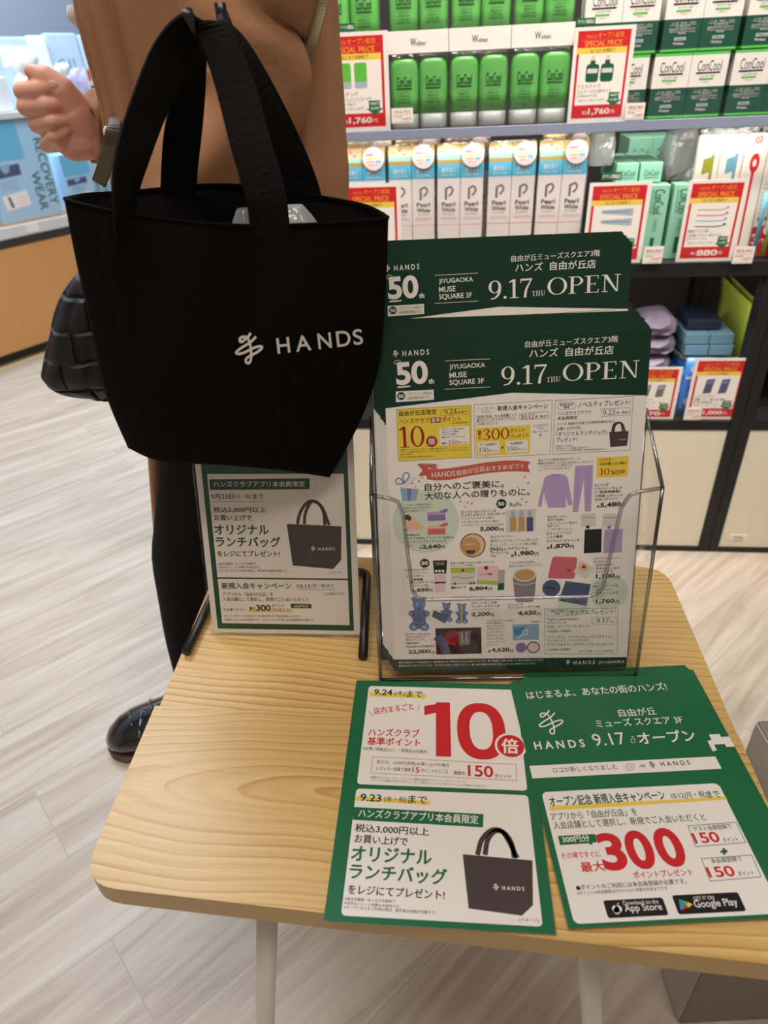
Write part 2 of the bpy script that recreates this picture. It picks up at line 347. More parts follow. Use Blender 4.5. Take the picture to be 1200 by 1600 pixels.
def make_flyer_print():
    F = Sheet([(601, 526), (1019, 519), (976, 1040), (616, 1052)], [(0, 297), (210, 297), (210, 0), (0, 0)])
    F.base(210, 297, 0.00012)
    F.view(570, 350, 2.5)
    F.mmpoly([(0, 297), (210, 297), F.m(1110, 678) * (0, 1) + (210, 0), F.m(585, 662), F.m(78, 718) * (0, 1)], 'D', 1)
    F.mark(117, 516, 139, 515, 28); F.t('H A N D S', 155, 513, 260, 508, 22, 'W', .015)
    F.t('50', 130, 628, 256, 622, 92, 'W', .035); F.t('th', 257, 623, 279, 622, 20, 'W', .03)
    F.poly([(133, 632), (185, 629), (185, 634), (135, 638)], 'W', 4)
    F.arc([(120, 540), (128, 530), (142, 530), (150, 540), (140, 544), (122, 543)], 'i', .5, 8)
    F.poly([(127, 652), (277, 646), (278, 686), (127, 694)], 'W', 3); F.circ(148, 670, 16, 'k', 4); F.t('50', 138, 678, 159, 677, 14, 'W', .03)
    F.t('このアイコンの商品は', 172, 668, 270, 664, 12, 'e', 0); F.t('50周年限定商品です。', 172, 685, 268, 681, 12, 'e', 0)
    F.line(322, 534, 500, 528, 'W', .35); F.line(322, 645, 500, 638, 'W', .35)
    F.t('JIYUGAOKA', 340, 572, 480, 566, 24, 'W', .01); F.t('MUSE', 340, 602, 408, 598, 22, 'W', .01); F.t('SQUARE 3F', 340, 633, 475, 627, 24, 'W', .01)
    F.t('自由が丘ミューズスクエア3階', 637, 487, 992, 471, 26, 'W', .01)
    F.t('ハンズ  自由が丘店', 652, 527, 975, 517, 34, 'W', .012)
    F.serif('9.17', 543, 634, 718, 626, 74, 'W'); F.serif('THU', 718, 623, 771, 620, 20, 'W'); F.serif('OPEN', 780, 620, 1072, 609, 68, 'W')
    # coupon row
    F.view(570, 620, 4.615)
    F.poly([(238, 88), (782, 62), (782, 440), (250, 465)], 'y', 2); F.box([(238, 88), (782, 62), (782, 440), (250, 465)], 'k', .25)
    F.t('自由が丘店限定', 258, 138, 532, 125, 38); F.box([(563, 92), (768, 82), (768, 128), (565, 138)], 'k', .2)
    F.serif('9.24', 588, 127, 680, 122, 36, 'k'); F.t('(木)まで', 684, 124, 750, 119, 20)
    F.t('ハンズクラブ', 258, 192, 480, 184, 36, 'R'); F.poly([(487, 150), (562, 147), (562, 185), (487, 189)], 'R', 4); F.t('基準', 494, 183, 556, 180, 30, 'W'); F.t('ポイント', 572, 180, 708, 174, 36, 'R')
    F.t('※一部商品を除く', 645, 197, 765, 191, 13, 'k', 0)
    F.serif('10', 262, 368, 445, 358, 152, 'R'); F.circ(495, 323, 41, 'R', 4); F.t('倍', 470, 346, 520, 344, 46, 'W', .02)
    F.poly([(550, 226), (768, 212), (770, 342), (552, 354)], 'W', 4)
    for i, l in enumerate(('例えば、3,000円(税抜)', 'お買い上げの場合', 'レギュラー会員で', '通常15ポイントのところ')): F.t(l, 566, 244 + i * 19, 566 + (165, 125, 115, 168)[i], 238 + i * 19, 14, 'k', 0)
    F.t('期間中、', 566, 345, 612, 343, 15, 'k'); F.serif('150', 618, 348, 685, 344, 32, 'R'); F.t('ポイント!', 690, 340, 755, 337, 17)
    for i, l in enumerate(('※基準ポイントはゲスト・レギュラー会員は200円で1ポイント、シルバー・ゴールド・', 'プレミアム会員は100円で1ポイントです。※他のポイントアップキャンペーンとの', '併用はできません。', '※オープン記念お買い得商品は対象外です。')): F.t(l, 265, 390 + i * 17, 265 + (498, 495, 90, 250)[i], 372 + i * 17 if i < 2 else 388 + i * 17 - 4, 12, 'k', 0)
    F.view(0, 0, 1)
    F.box([(744, 633), (866, 627), (862, 711), (745, 716)], 'k', .25)
    F.box([(870.5, 627.5), (990, 622), (984, 705), (866, 711)], 'k', .25)
    F.view(570, 620, 4.615)
    F.t('ハンズクラブ', 826, 98, 952, 91, 20, 'e', 0); F.t('アプリ', 858, 122, 920, 119, 18, 'e', 0)
    F.view(0, 0, 1)
    F.t('新規入会キャンペーン', 781, 643, 859, 639.5, 8); F.t('「自由が丘店」を入会店舗として', 748, 654.5, 811, 651.5, 5, 'k', 0.004); F.t('選んでハンズクラブアプリに', 748, 660, 809, 657, 5, 'k', .004); F.t('ご入会いただくと', 747, 665.5, 781, 663.5, 5, 'k', .004)
    F.poly([(746, 669.5), (832, 665), (830.5, 709), (747, 713.5)], 'y', 2)
    F.box([(815, 647), (861, 644.5), (860.5, 655), (815, 657)], 'k', .2); F.serif('10.12', 817, 656, 837.5, 655, 7.6, 'k'); F.t('(月・祝)まで', 839, 655, 859, 654, 4.6)
    F.t('最', 750, 680.5, 756, 680, 7, 'R'); F.t('大', 750, 688, 756, 687.5, 7, 'R'); F.serif('300', 758, 688.5, 799, 686.5, 17.5, 'R'); F.t('ポイント', 800.5, 677, 823, 675.5, 6.5, 'R'); F.t('プレゼント', 800.5, 686, 829, 684, 6.5, 'R')
    F.poly([(749, 692), (783.5, 690.5), (783, 708.5), (750, 710)], 'W', 4); F.poly([(793.5, 690), (828, 688.5), (827.5, 707), (794, 708.5)], 'W', 4)
    F.t('ゲスト会員登録で', 752, 698, 780, 696.5, 4.4, 'k', 0); F.serif('150', 751.5, 707.5, 766, 707, 7.2, 'k'); F.t('ポイント', 767, 707, 781, 706.3, 4); F.t('本会員登録で', 800, 696, 822, 695, 4.4, 'k', 0); F.serif('150', 796, 705.8, 810, 705.2, 7.2, 'k'); F.t('ポイント', 811.5, 705, 825.5, 704.3, 4)
    F.t('+', 786.5, 702, 790.5, 701.8, 4, 'k', .03)
    F.view(800, 620, 4.615)
    F.t('ハンズクラブ', 170, 222, 270, 217, 17, 'k', 0); F.t('アプリ', 195, 243, 243, 240, 16, 'k', 0); F.t('詳しくはこちら', 166, 266, 270, 259, 15, 'k', 0); F.poly([(210, 277), (228, 276), (219, 290)], 'k', 4)
    F.arc([(345, 75), (360, 52), (440, 47), (468, 62), (470, 84), (440, 97), (360, 100), (342, 85), (345, 75)], 'n', .22); F.t('自由が丘店', 360, 74, 452, 70, 18, 'n'); F.t('限定', 388, 93, 426, 91, 18, 'n')
    F.t('ノベルティプレゼント!', 485, 86, 855, 70, 40, 'n', .008); F.t('ハンズクラブアプリ', 340, 142, 578, 131, 26, 'k', .006); F.t('本会員限定', 340, 176, 480, 170, 26, 'k', .006)
    F.box([(648, 100), (854, 91), (854, 142), (650, 152)], 'n', .22); F.serif('9.23', 660, 143, 748, 139, 36, 'n'); F.t('(水・祝)まで', 756, 138, 850, 134, 22, 'n')
    F.t('ハンズ 自由が丘店で3,000円(税込)以上', 335, 217, 748, 199, 24, 'k', .006); F.t('お買い上げの方に', 337, 249, 512, 241, 24, 'k', .006); F.t('「オリジナルランチバッグ」', 330, 293, 690, 279, 34, 'n', .006); F.t('プレゼント!', 332, 332, 478, 326, 32, 'n', .006)
    for i, l in enumerate(('※各日先着順・なくなり次第終了。', '※当日のレシート合算のみ有効です。', '※クーポンなどをご利用の際は、割引後の金額が対象です。')): F.t(l, 325, 368 + i * 17, 325 + (125, 235, 365)[i], 365 + i * 17 - (0, 5, 10)[i], 12, 'k', 0)
    lunch_bag_picture(F, [(705, 263), (842, 256), (838, 300), (829, 362), (712, 370)], [(738, 262), (745, 222), (772, 198), (800, 210), (815, 258)], [(725, 262), (735, 215), (765, 196), (790, 205), (800, 258)], 'f', 4, 1.4)
    F.t('HANDS', 772, 322, 822, 319, 8, 'W', 0)
    # ribbon banner
    F.view(570, 620, 4.615)
    top = [(460, 520), (530, 524), (620, 518), (760, 497), (900, 474), (1020, 464), (1110, 462), (1190, 470)]; bot = [(458, 598), (530, 606), (620, 602), (760, 574), (900, 553), (1020, 543), (1110, 541), (1190, 546)]
    for i in range(7): F.poly([top[i], top[i + 1], bot[i + 1], bot[i]], 'c', 3)
    F.poly([(392, 486), (528, 490), (530, 522), (462, 508), (458, 566), (400, 572), (430, 530)], 'c', 2); F.arc([(460, 598), (462, 515), (530, 524), (528, 490), (395, 487), (428, 530), (400, 572), (458, 568)], 'f', .25, 5)
    F.poly([(1150, 466), (1208, 474), (1186, 505), (1205, 548), (1150, 544)], 'c', 2)
    F.t('HANDS', 495, 586, 665, 573, 38, 'W', .004); F.t('自由が丘店', 680, 572, 882, 538, 40, 'W', .01); F.t('おすすめギフト', 886, 540, 1165, 520, 38, 'W', .008)
    F.t('自分へのご褒美に。', 443, 682, 1015, 656, 54, 'K', .012); F.t('大切な人への贈りものに。', 443, 747, 1200, 713, 54, 'K', .012)
    # gift box
    F.poly([(263, 662), (398, 667), (380, 752), (276, 756)], 'b', 3); F.poly([(312, 662), (345, 664), (338, 754), (316, 755)], 'P', 4); F.poly([(262, 655), (362, 578), (372, 590), (290, 660)], 'W', 4); F.box([(262, 655), (362, 578), (372, 590), (290, 660)], 'e', .2, 5)
    for P in ([(290, 625), (240, 630), (232, 600), (262, 590), (290, 625)], [(292, 622), (282, 570), (310, 548), (330, 575), (292, 622)]): F.arc(P, 'B', .9, 6)
    for x, y, c in ((400, 610, 'a'), (425, 585, 'z'), (350, 625, 'q'), (370, 650, 'z'), (1165, 580, 'q'), (1190, 625, 'a'), (700, 757, 'B'), (755, 765, 'z'), (782, 772, 'q'), (1110, 655, 'y'), (735, 797, 'z'), (1145, 740, 'B'), (1175, 760, 'q')): F.poly([(x - 9, y + 4), (x + 3, y - 8), (x + 10, y - 2), (x - 2, y + 9)], c, 4)
    # product block, left column
    F.circ(448, 905, 243, 'l', 2)
    for i, l in enumerate(('ハイドロゲル技術を活かし、', '美容成分をまるごと閉じ込め', 'た目もと集中パック。')): F.t(l, 262 + i * 8, 795 + i * 22, 510 - i * 30, 785 + i * 22, 17, 'e', 0)
    F.poly([(290, 855), (330, 850), (432, 935), (430, 968), (300, 972), (284, 920)], 's', 4); F.poly([(284, 868), (318, 852), (342, 872), (336, 905), (310, 890), (290, 890)], 'f', 5); F.poly([(330, 900), (362, 880), (372, 900), (340, 922)], 's', 6); F.poly([(286, 962), (310, 962), (306, 972), (288, 972)], 'K', 6)
    for y, c, c2 in ((835, 'p', 'P'), (935, 's', 'q')):
        F.poly([(460, y + 5), (590, y), (592, y + 60), (462, y + 66)], c2, 4); F.poly([(458, y), (592, y - 5), (592, y + 18), (458, y + 22)], c, 5); F.poly([(540, y - 2), (600, y - 28), (612, y - 8), (575, y + 8)], c2, 6)
    F.t('Siodance', 295, 1010, 398, 1006, 16, 'k', .01); F.t('キャビアPDRN アイパッチ (60枚入)', 290, 1040, 650, 1028, 22, 'k', .006); F.t('コラーゲンペプチドアイパッチ', 290, 1066, 598, 1054, 22, 'k', .008); F.t('(60枚入)', 290, 1090, 350, 1088, 16, 'k', 0)
    F.t('各', 400, 1104, 420, 1103, 18); F.t('2,640', 422, 1106, 558, 1101, 34, 'k', .03); F.t('円', 562, 1100, 586, 1099, 22, 'k', .015)
    F.circ(997, 775, 36, 'D', 3); F.t('50', 972, 790, 1018, 788, 28, 'W', .04); F.t('ReFa', 1058, 796, 1140, 790, 28, 'k', -.005)
    F.t('□リファ ロックシリーズ', 706, 845, 958, 835, 21, 'k', .012); F.t('ミニボトルセット スタンダード', 706, 868, 1022, 855, 21, 'k', .012)
    for i, l in enumerate(('(リファロックオイル40mL、', 'リファロックオイルライト40mL、', 'リファロックトリートメント40ml)')): F.t(l, 706, 892 + i * 24, 950 + i * 30, 882 + i * 24, 17, 'k', 0)
    F.t('5,000', 842, 977, 975, 972, 36, 'k', .03); F.t('円', 982, 974, 1010, 973, 24, 'k', .015)
    F.view(0, 0, 1)
    F.poly([(793, 798), (840, 795.5), (838, 830), (793, 833)], 'i', 2)
    for i, c in enumerate('ooT'): x = 799 + i * 13; F.poly([(x, 809), (x + 10, 808.5), (x + 10, 830), (x, 831)], c, 4); F.poly([(x + 2, 798.5), (x + 8, 798), (x + 8, 808), (x + 2, 808.5)], 'C', 4)
    # skincare tin
    F.circ(741, 853, 20, 'k', 3); F.circ(741, 853, 18.5, 's', 4); F.circ(737, 855, 15.5, 'o', 5); F.t('Nature in', 729, 853, 745, 852, 3.4, 'W', 0); F.poly([(729, 861), (746, 860), (742, 866), (733, 866)], 'f', 6)
    for i, l in enumerate(('「塗るマグネシウム」。', '植物オイルとともにバームに閉じ込め', 'ました。リフレッシュしたい時に手軽に', '使えます。')): F.t(l, 768, 842 + i * 6, 768 + (40, 74, 75, 20)[i], 840 + i * 6 - .5, 4.2, 'e', 0)
    F.t('□Nature in マグネシウム', 768, 861.5, 827, 859, 5, 'k', .012); F.t('クールバーム', 768, 866.5, 797, 865.5, 5, 'k', .012); F.t('(70g)', 768, 871.5, 777, 871, 4, 'k', 0); F.t('各', 800, 871, 805, 871, 5); F.t('1,980', 806, 870, 836, 868.5, 8, 'k', .03); F.t('円', 837.5, 869, 843, 868.5, 5.5, 'k', .015)
    # pyjamas
    F.view(800, 620, 4.615)
    for i, l in enumerate(('着るだけで疲労回復をサポート。', '睡眠の環境をつくるための形にこだわった', 'ハンズオリジナル商品です。', '(メンズサイズもあります)')): F.t(l, 200, 472 + i * 23, 200 + (305, 392, 250, 235)[i], 459 + i * 22, 18, 'e', 0)
    F.poly([(265, 572), (300, 562), (345, 560), (388, 566), (410, 590), (442, 770), (438, 785), (412, 785), (392, 690), (396, 800), (270, 803), (240, 690), (222, 795), (196, 792), (198, 770), (245, 590)], 'p', 3); F.arc([(300, 564), (322, 578), (346, 562)], 'P', .5, 4); F.line(250, 640, 246, 770, 'P', .2, 4); F.line(392, 640, 400, 770, 'P', .2, 4)
    F.poly([(462, 504), (590, 497), (588, 600), (572, 828), (530, 830), (523, 600), (482, 832), (444, 834), (455, 620)], 'p', 3)
    for x0, x1 in ((490, 470), (540, 548), (560, 555)): F.line(x0, 520, x1, 780, 'P', .25, 4)
    F.poly([(618, 445), (842, 435), (832, 578), (612, 590)], 'y', 2); F.t('いつでも', 636, 472, 718, 468, 20, 'R'); F.t('2点お買い上げ毎に', 636, 502, 825, 492, 20, 'k'); F.serif('10', 636, 570, 705, 566, 46, 'R'); F.t('%OFF', 715, 566, 815, 560, 28, 'R', .015)
    for i, l in enumerate(('□ハンズ', 'リカバリーウェア', '(一般医療機器)', '①長袖 レディース', '②ロングパンツ')): F.t(l, 600, 652 + i * 25.5, 600 + (98, 190, 178, 198, 165)[i], 646 + i * 25, 20, 'k', .012)
    F.t('各', 614, 804, 634, 803, 20, 'k', .015); F.t('5,480', 638, 806, 782, 796, 38, 'k', .03); F.t('円', 788, 793, 812, 791, 24, 'k', .015)
    for x, c in ((500, 'k'), (652, 'P')):
        F.poly([(x + 5, 846), (x + 110, 842), (x + 105, 935), (x, 940)], 'i', 3); F.poly([(x + 38, 930), (x + 60, 929), (x + 62, 950), (x + 36, 951)], c, 4); F.t('missy', x + 12, 880, x + 95, 876, 12, 'e', 0)
    F.poly([(528, 958), (648, 953), (642, 1120), (520, 1128)], 'k', 5); F.poly([(668, 958), (795, 952), (788, 1118), (658, 1125)], 'p', 5)
    for i, l in enumerate(('毎日使いやすい', '薄手の腹巻。', 'シルク×コットン素材で', '薄手でも', 'しっかりあたたかい。')): F.t(l, 262, 878 + i * 22, 262 + (145, 120, 215, 80, 180)[i], 872 + i * 22, 17, 'e', 0)
    for i, l in enumerate(('□ミッシーリスト', 'シルク腹巻', '①ブラック ②ラベンダー')): F.t(l, 258, 998 + i * 27, 258 + (175, 112, 252)[i], 990 + i * 26, 20, 'k', .01)
    F.t('各', 258, 1100, 280, 1099, 20, 'k', .015); F.t('1,870', 285, 1100, 418, 1092, 36, 'k', .03); F.t('円', 424, 1094, 450, 1092, 24, 'k', .015)
    # lower rows
    F.view(570, 850, 5)
    F.circ(475, 157, 38, 'D', 3); F.t('50', 448, 172, 502, 170, 30, 'W', .04)
    F.poly([(540, 136), (652, 132), (645, 235), (548, 238)], 'D', 4); F.poly([(548, 238), (645, 235), (634, 380), (558, 384)], 'h', 4); F.t('HAND', 560, 172, 632, 170, 26, 'o', .02); F.poly([(552, 304), (640, 300), (640, 312), (552, 316)], 'k', 5)
    for x in (565, 592, 620): F.circ(x, 218, 11, 'W', 5)
    for i, l in enumerate(('北海道産米ぬか使用の', 'ハンドクリーム。', '限定の香り。')): F.t(l, 310 + i * 10, 222 + i * 24, 510 - i * 20, 212 + i * 24, 16, 'e', 0)
    F.t('□ 薬樹園', 355, 296, 460, 292, 18, 'k', .012); F.t('藻ハンドクリーム', 355, 320, 543, 312, 20, 'k', .012); F.t('ナーヴヴッドの香り', 355, 344, 505, 338, 16, 'k', 0); F.t('1,650', 378, 388, 508, 382, 34, 'k', .03); F.t('円', 512, 382, 536, 381, 22, 'k', .015)
    F.t('酵素の宝庫と呼ばれる青パパイヤを', 680, 165, 1025, 152, 18, 'e', 0); F.t('スティックで手軽に。', 680, 186, 875, 178, 17, 'e', 0)
    F.poly([(678, 192), (872, 186), (868, 295), (680, 302)], 'i', 3); F.poly([(678, 192), (872, 186), (872, 226), (680, 232)], 'v', 4); F.circ(775, 210, 12, 'R', 5); F.arc([(690, 270), (730, 262), (780, 272), (860, 262)], 'e', .5, 5)
    F.poly([(886, 178), (1056, 172), (1046, 322), (882, 316)], 'h', 3); F.circ(958, 190, 17, 'R', 4); F.t('ライフの種茶', 905, 250, 1008, 246, 18, 'R', .01); F.poly([(884, 286), (1046, 292), (1046, 324), (882, 316)], 'v', 4); F.poly([(1052, 205), (1104, 202), (1096, 360), (1046, 364)], 'E', 3); F.poly([(1048, 310), (1098, 306), (1096, 360), (1046, 364)], 'U', 4)
    F.t('□青パパイヤ酵素', 682, 328, 875, 318, 20, 'k', .012); F.t('顆粒タイプ', 682, 358, 800, 352, 20, 'k', .012); F.t('6,804', 825, 374, 970, 367, 36, 'k', .03); F.t('円', 976, 368, 1002, 367, 24, 'k', .015)
    # gummy pouches
    def gummy(x, y, k):
        for dx, dy, r in ((0, 45, 52), (-42, 5, 20), (42, 5, 20), (0, 130, 64), (-60, 118, 24), (60, 118, 24), (-44, 222, 36), (44, 222, 36), (0, 190, 56)): F.circ(x + dx * k, y + dy * k, r * k, 'B', 3)
        for dx, dy, r in ((-14, 40, 10), (-40, 225, 18), (40, 225, 18), (-62, 120, 10), (62, 120, 10)): F.circ(x + dx * k, y + dy * k, r * k, 'b', 4)
        F.line(x, y + 20 * k, x, y + 240 * k, 'n', .35, 5)
    gummy(428, 435, 1.0); gummy(645, 470, .58); gummy(765, 475, .6)
    F.poly([(545, 525), (650, 570), (635, 628), (530, 575)], 'T', 6); F.poly([(757, 490), (770, 488), (768, 625), (758, 625)], 'd', 6)
    F.t('クマのようなペンケース。', 690, 430, 900, 422, 16, 'e', 0); F.t('ハワイアンブルーは直営限定カラーです。', 690, 452, 1068, 440, 16, 'e', 0); F.t('□サンスター文具', 842, 478, 1040, 468, 20, 'k', .01); F.t('ペンポーチグミぐま', 842, 504, 1062, 492, 20, 'k', .01); F.t('ハワイアンブルー', 842, 525, 1000, 518, 15, 'k', 0); F.t('2,200', 842, 575, 985, 567, 36, 'k', .03); F.t('円', 990, 571, 1016, 570, 24, 'k', .015)
    F.poly([(556, 668), (916, 655), (918, 860), (563, 873)], 'x', 3); F.circ(690, 735, 62, 'X', 4); F.poly([(640, 770), (720, 790), (715, 800), (645, 785)], 'r', 5); F.poly([(735, 690), (835, 678), (828, 790), (742, 800)], 'e', 5); F.line(765, 700, 768, 780, 'i', .8, 6); F.line(800, 695, 803, 775, 'i', .8, 6); F.arc([(570, 730), (620, 800), (640, 868)], 'T', 8, 4)
    F.t('BAYDO × Autochron', 320, 724, 515, 718, 15, 'e', 0)
    for i, l in enumerate(('1周年を記念した', '限定モデルです。')): F.t(l, 320, 748 + i * 22, 478, 742 + i * 22, 16, 'e', 0)
    F.t('□BAYDO×', 322, 796, 430, 793, 17, 'k', .01); F.t('Autochron KOMAKU', 325, 822, 550, 815, 17, 'k', .01); F.t('22,000', 342, 876, 518, 868, 36, 'k', .03); F.t('円', 524, 872, 548, 871, 22, 'k', .015)
    for i, l in enumerate(('小さめながら収納に', '写真や動画を', '転送して入れるだけ', 'で手のひらサイズ', 'のつまめる缶バッジ。')): F.t(l, 960, 610 + i * 22, 960 + (220, 120, 135, 140, 130)[i], 604 + i * 22, 15, 'e', 0)
    for i, l in enumerate(('□アジェット', 'キャンバッジ', '(ブルーグレー/', 'ホワイト)')): F.t(l, 960, 728 + i * 25, 960 + (130, 130, 140, 88)[i], 722 + i * 25, 18, 'k', .01 if i < 2 else 0)
    F.t('各', 968, 850, 990, 849, 20, 'k', .015); F.t('4,620', 995, 852, 1135, 845, 38, 'k', .03); F.t('円', 1140, 848, 1166, 846, 24, 'k', .015)
    F.view(790, 850, 4.444)
    # soup jar, towels, tin, sample box
    F.t('ふたに天然木を使用し、', 32, 142, 230, 132, 16, 'e', 0); F.t('温かみのあるデザインです。', 32, 164, 262, 154, 16, 'e', 0)
    F.poly([(58, 230), (220, 218), (206, 385), (188, 402), (92, 406), (72, 392)], 't', 3)
    a, b = F.m(140, 215), F.m(220, 215); 
    for q in ring(a[0], a[1], abs(b[0] - a[0]), 6.4): F._put(q, F._face_up(q, [(0, 1, 2)]), 'i', 4)
    for q in ring(a[0], a[1], abs(b[0] - a[0]) * .86, 5.0): F._put(q, F._face_up(q, [(0, 1, 2)]), 'o', 5)
    F.arc([(64, 272), (140, 285), (214, 266)], 'i', .7, 6)
    F.t('□コパーズ', 20, 432, 126, 426, 17, 'k', .008); F.t('スープジャー モク 400', 24, 452, 242, 440, 17, 'k', .008); F.t('4,620', 92, 500, 218, 493, 34, 'k', .03); F.t('円', 222, 496, 246, 495, 22, 'k', .015)
    F.circ(335, 300, 0.1, 'W', 2); F.circ(715, 330, 128, 'l', 1); F.circ(470, 400, 110, 'l', 1)
    F.poly([(330, 95), (350, 88), (490, 90), (502, 102), (482, 232), (470, 240), (308, 238), (300, 226)], 'q', 3); F.poly([(425, 188), (440, 170), (458, 188)], 'R', 4)
    F.poly([(520, 110), (614, 165), (560, 238), (474, 195)], 'i', 4); F.circ(542, 160, 34, 's', 5); F.poly([(525, 165), (545, 140), (566, 168)], 'R', 6)
    F.circ(322, 305, 62, 'T', 3); F.poly([(420, 255), (592, 275), (560, 425), (372, 392)], 'T', 4); F.arc([(280, 305), (310, 300), (345, 315)], 'k', 1.2, 5); F.arc([(485, 390), (520, 400), (535, 396)], 'k', .8, 5)
    F.t('やわらかな肌ざわりと', 612, 106, 795, 100, 14, 'e', 0); F.t('速い吸水力。', 612, 128, 700, 124, 14, 'e', 0)
    for i, l in enumerate(('□かわいい', 'タオルハンカチ', 'カップケーキ')): F.t(l, 625, 152 + i * 23, 625 + (118, 160, 115)[i], 147 + i * 23, 17, 'k', .01 if i < 2 else 0)
    F.t('1,100', 625, 240, 752, 234, 34, 'k', .03); F.t('円', 760, 238, 786, 237, 22, 'k', .015)
    F.t('こちらごろごろし', 605, 274, 720, 270, 14, 'e', 0); F.t('動物たちの刺しゅう柄。', 605, 298, 780, 290, 14, 'e', 0); F.t('□もっちゃり', 625, 322, 728, 318, 16, 'k', .01); F.t('タオルハンカチ', 625, 345, 775, 340, 17, 'k', .01); F.t('パンダ', 625, 366, 672, 364, 14, 'k', 0); F.t('1,760', 625, 412, 750, 406, 34, 'k', .03); F.t('円', 757, 408, 780, 407, 22, 'k', .015)
    F.poly([(52, 560), (236, 552), (234, 662), (55, 668)], 'b', 3); F.poly([(60, 580), (150, 570), (120, 620), (70, 640)], 'a', 4); F.circ(142, 612, 22, 'i', 5); F.circ(142, 612, 13, 'b', 6); F.line(90, 655, 135, 620, 'W', .5, 6); F.t('※画像付', 178, 545, 240, 541, 12, 'e', 0)
    F.circ(112, 718, 38, 'P', 3); F.circ(196, 715, 45, 'K', 3); F.circ(196, 715, 38, 'h', 4)
    F.box([(275, 450), (774, 437), (768, 747), (275, 760)], 'U', .25); F.arc([(290, 475), (305, 458), (420, 454), (438, 470), (425, 492), (305, 496), (290, 475)], 'n', .25); F.t('自由が丘店', 320, 472, 402, 469, 13, 'n'); F.t('限定', 346, 488, 380, 487, 13, 'n')
    F.t('サンプルプレゼント!', 446, 488, 755, 476, 34, 'U', .005)
    F.t('「haru kurokami', 288, 528, 505, 521, 22, 'U', 0); F.t('スカルプ」の', 290, 555, 422, 550, 20, 'U', 0); F.t('お試しサンプルプレゼント!', 290, 584, 580, 572, 22, 'U', .004); F.t('<10:00~19:00>', 290, 612, 455, 606, 17, 'U', .004)
    F.box([(598, 502), (762, 498), (762, 548), (598, 552)], 'U', .22); F.serif('9.17', 626, 538, 712, 535, 30, 'U'); F.t('(木)', 716, 537, 744, 536, 14, 'U', 0)
    F.t('「ファンケル」マイルドクレンジングオイル・', 288, 655, 740, 642, 22, 'U', .003); F.t('マイルドクレンジングオイル', 290, 678, 580, 668, 20, 'U', .003); F.t('ブラック&スムースのサンプルプレゼント!', 290, 705, 740, 694, 22, 'U', .003); F.t('<10:00~18:00>', 290, 738, 450, 732, 17, 'U', .004); F.t('※なくなり次第終了。※おひとり様1回1点限り。', 505, 742, 748, 735, 12, 'U', 0)
    # footer
    F.mmpoly([(0, 0), (210, 0), (210, F.m(828, 772)[1]), (0, F.m(20, 790)[1])], 'D', 2)
    F.t('H A N D S', 470, 828, 614, 822, 24, 'W', .012); F.mark(418, 830, 446, 829, 34); F.t('JIYUGAOKA', 640, 824, 815, 815, 22, 'W', .004)
    F.view(570, 850, 5)
    F.t('●表示価格はすべて税込価格です。●掲載商品には一部取り扱いのない商品がございます。●一部店舗・仕様の変更により異なる場合がございます。', 265, 948, 1400, 908, 15, 'W', 0); F.t('●商品は数に限りがございます。売り切れの際はご容赦ください。●一部の店舗ではお取り扱いしていない場合がございます。', 265, 974, 1340, 936, 15, 'W', 0)
    return F

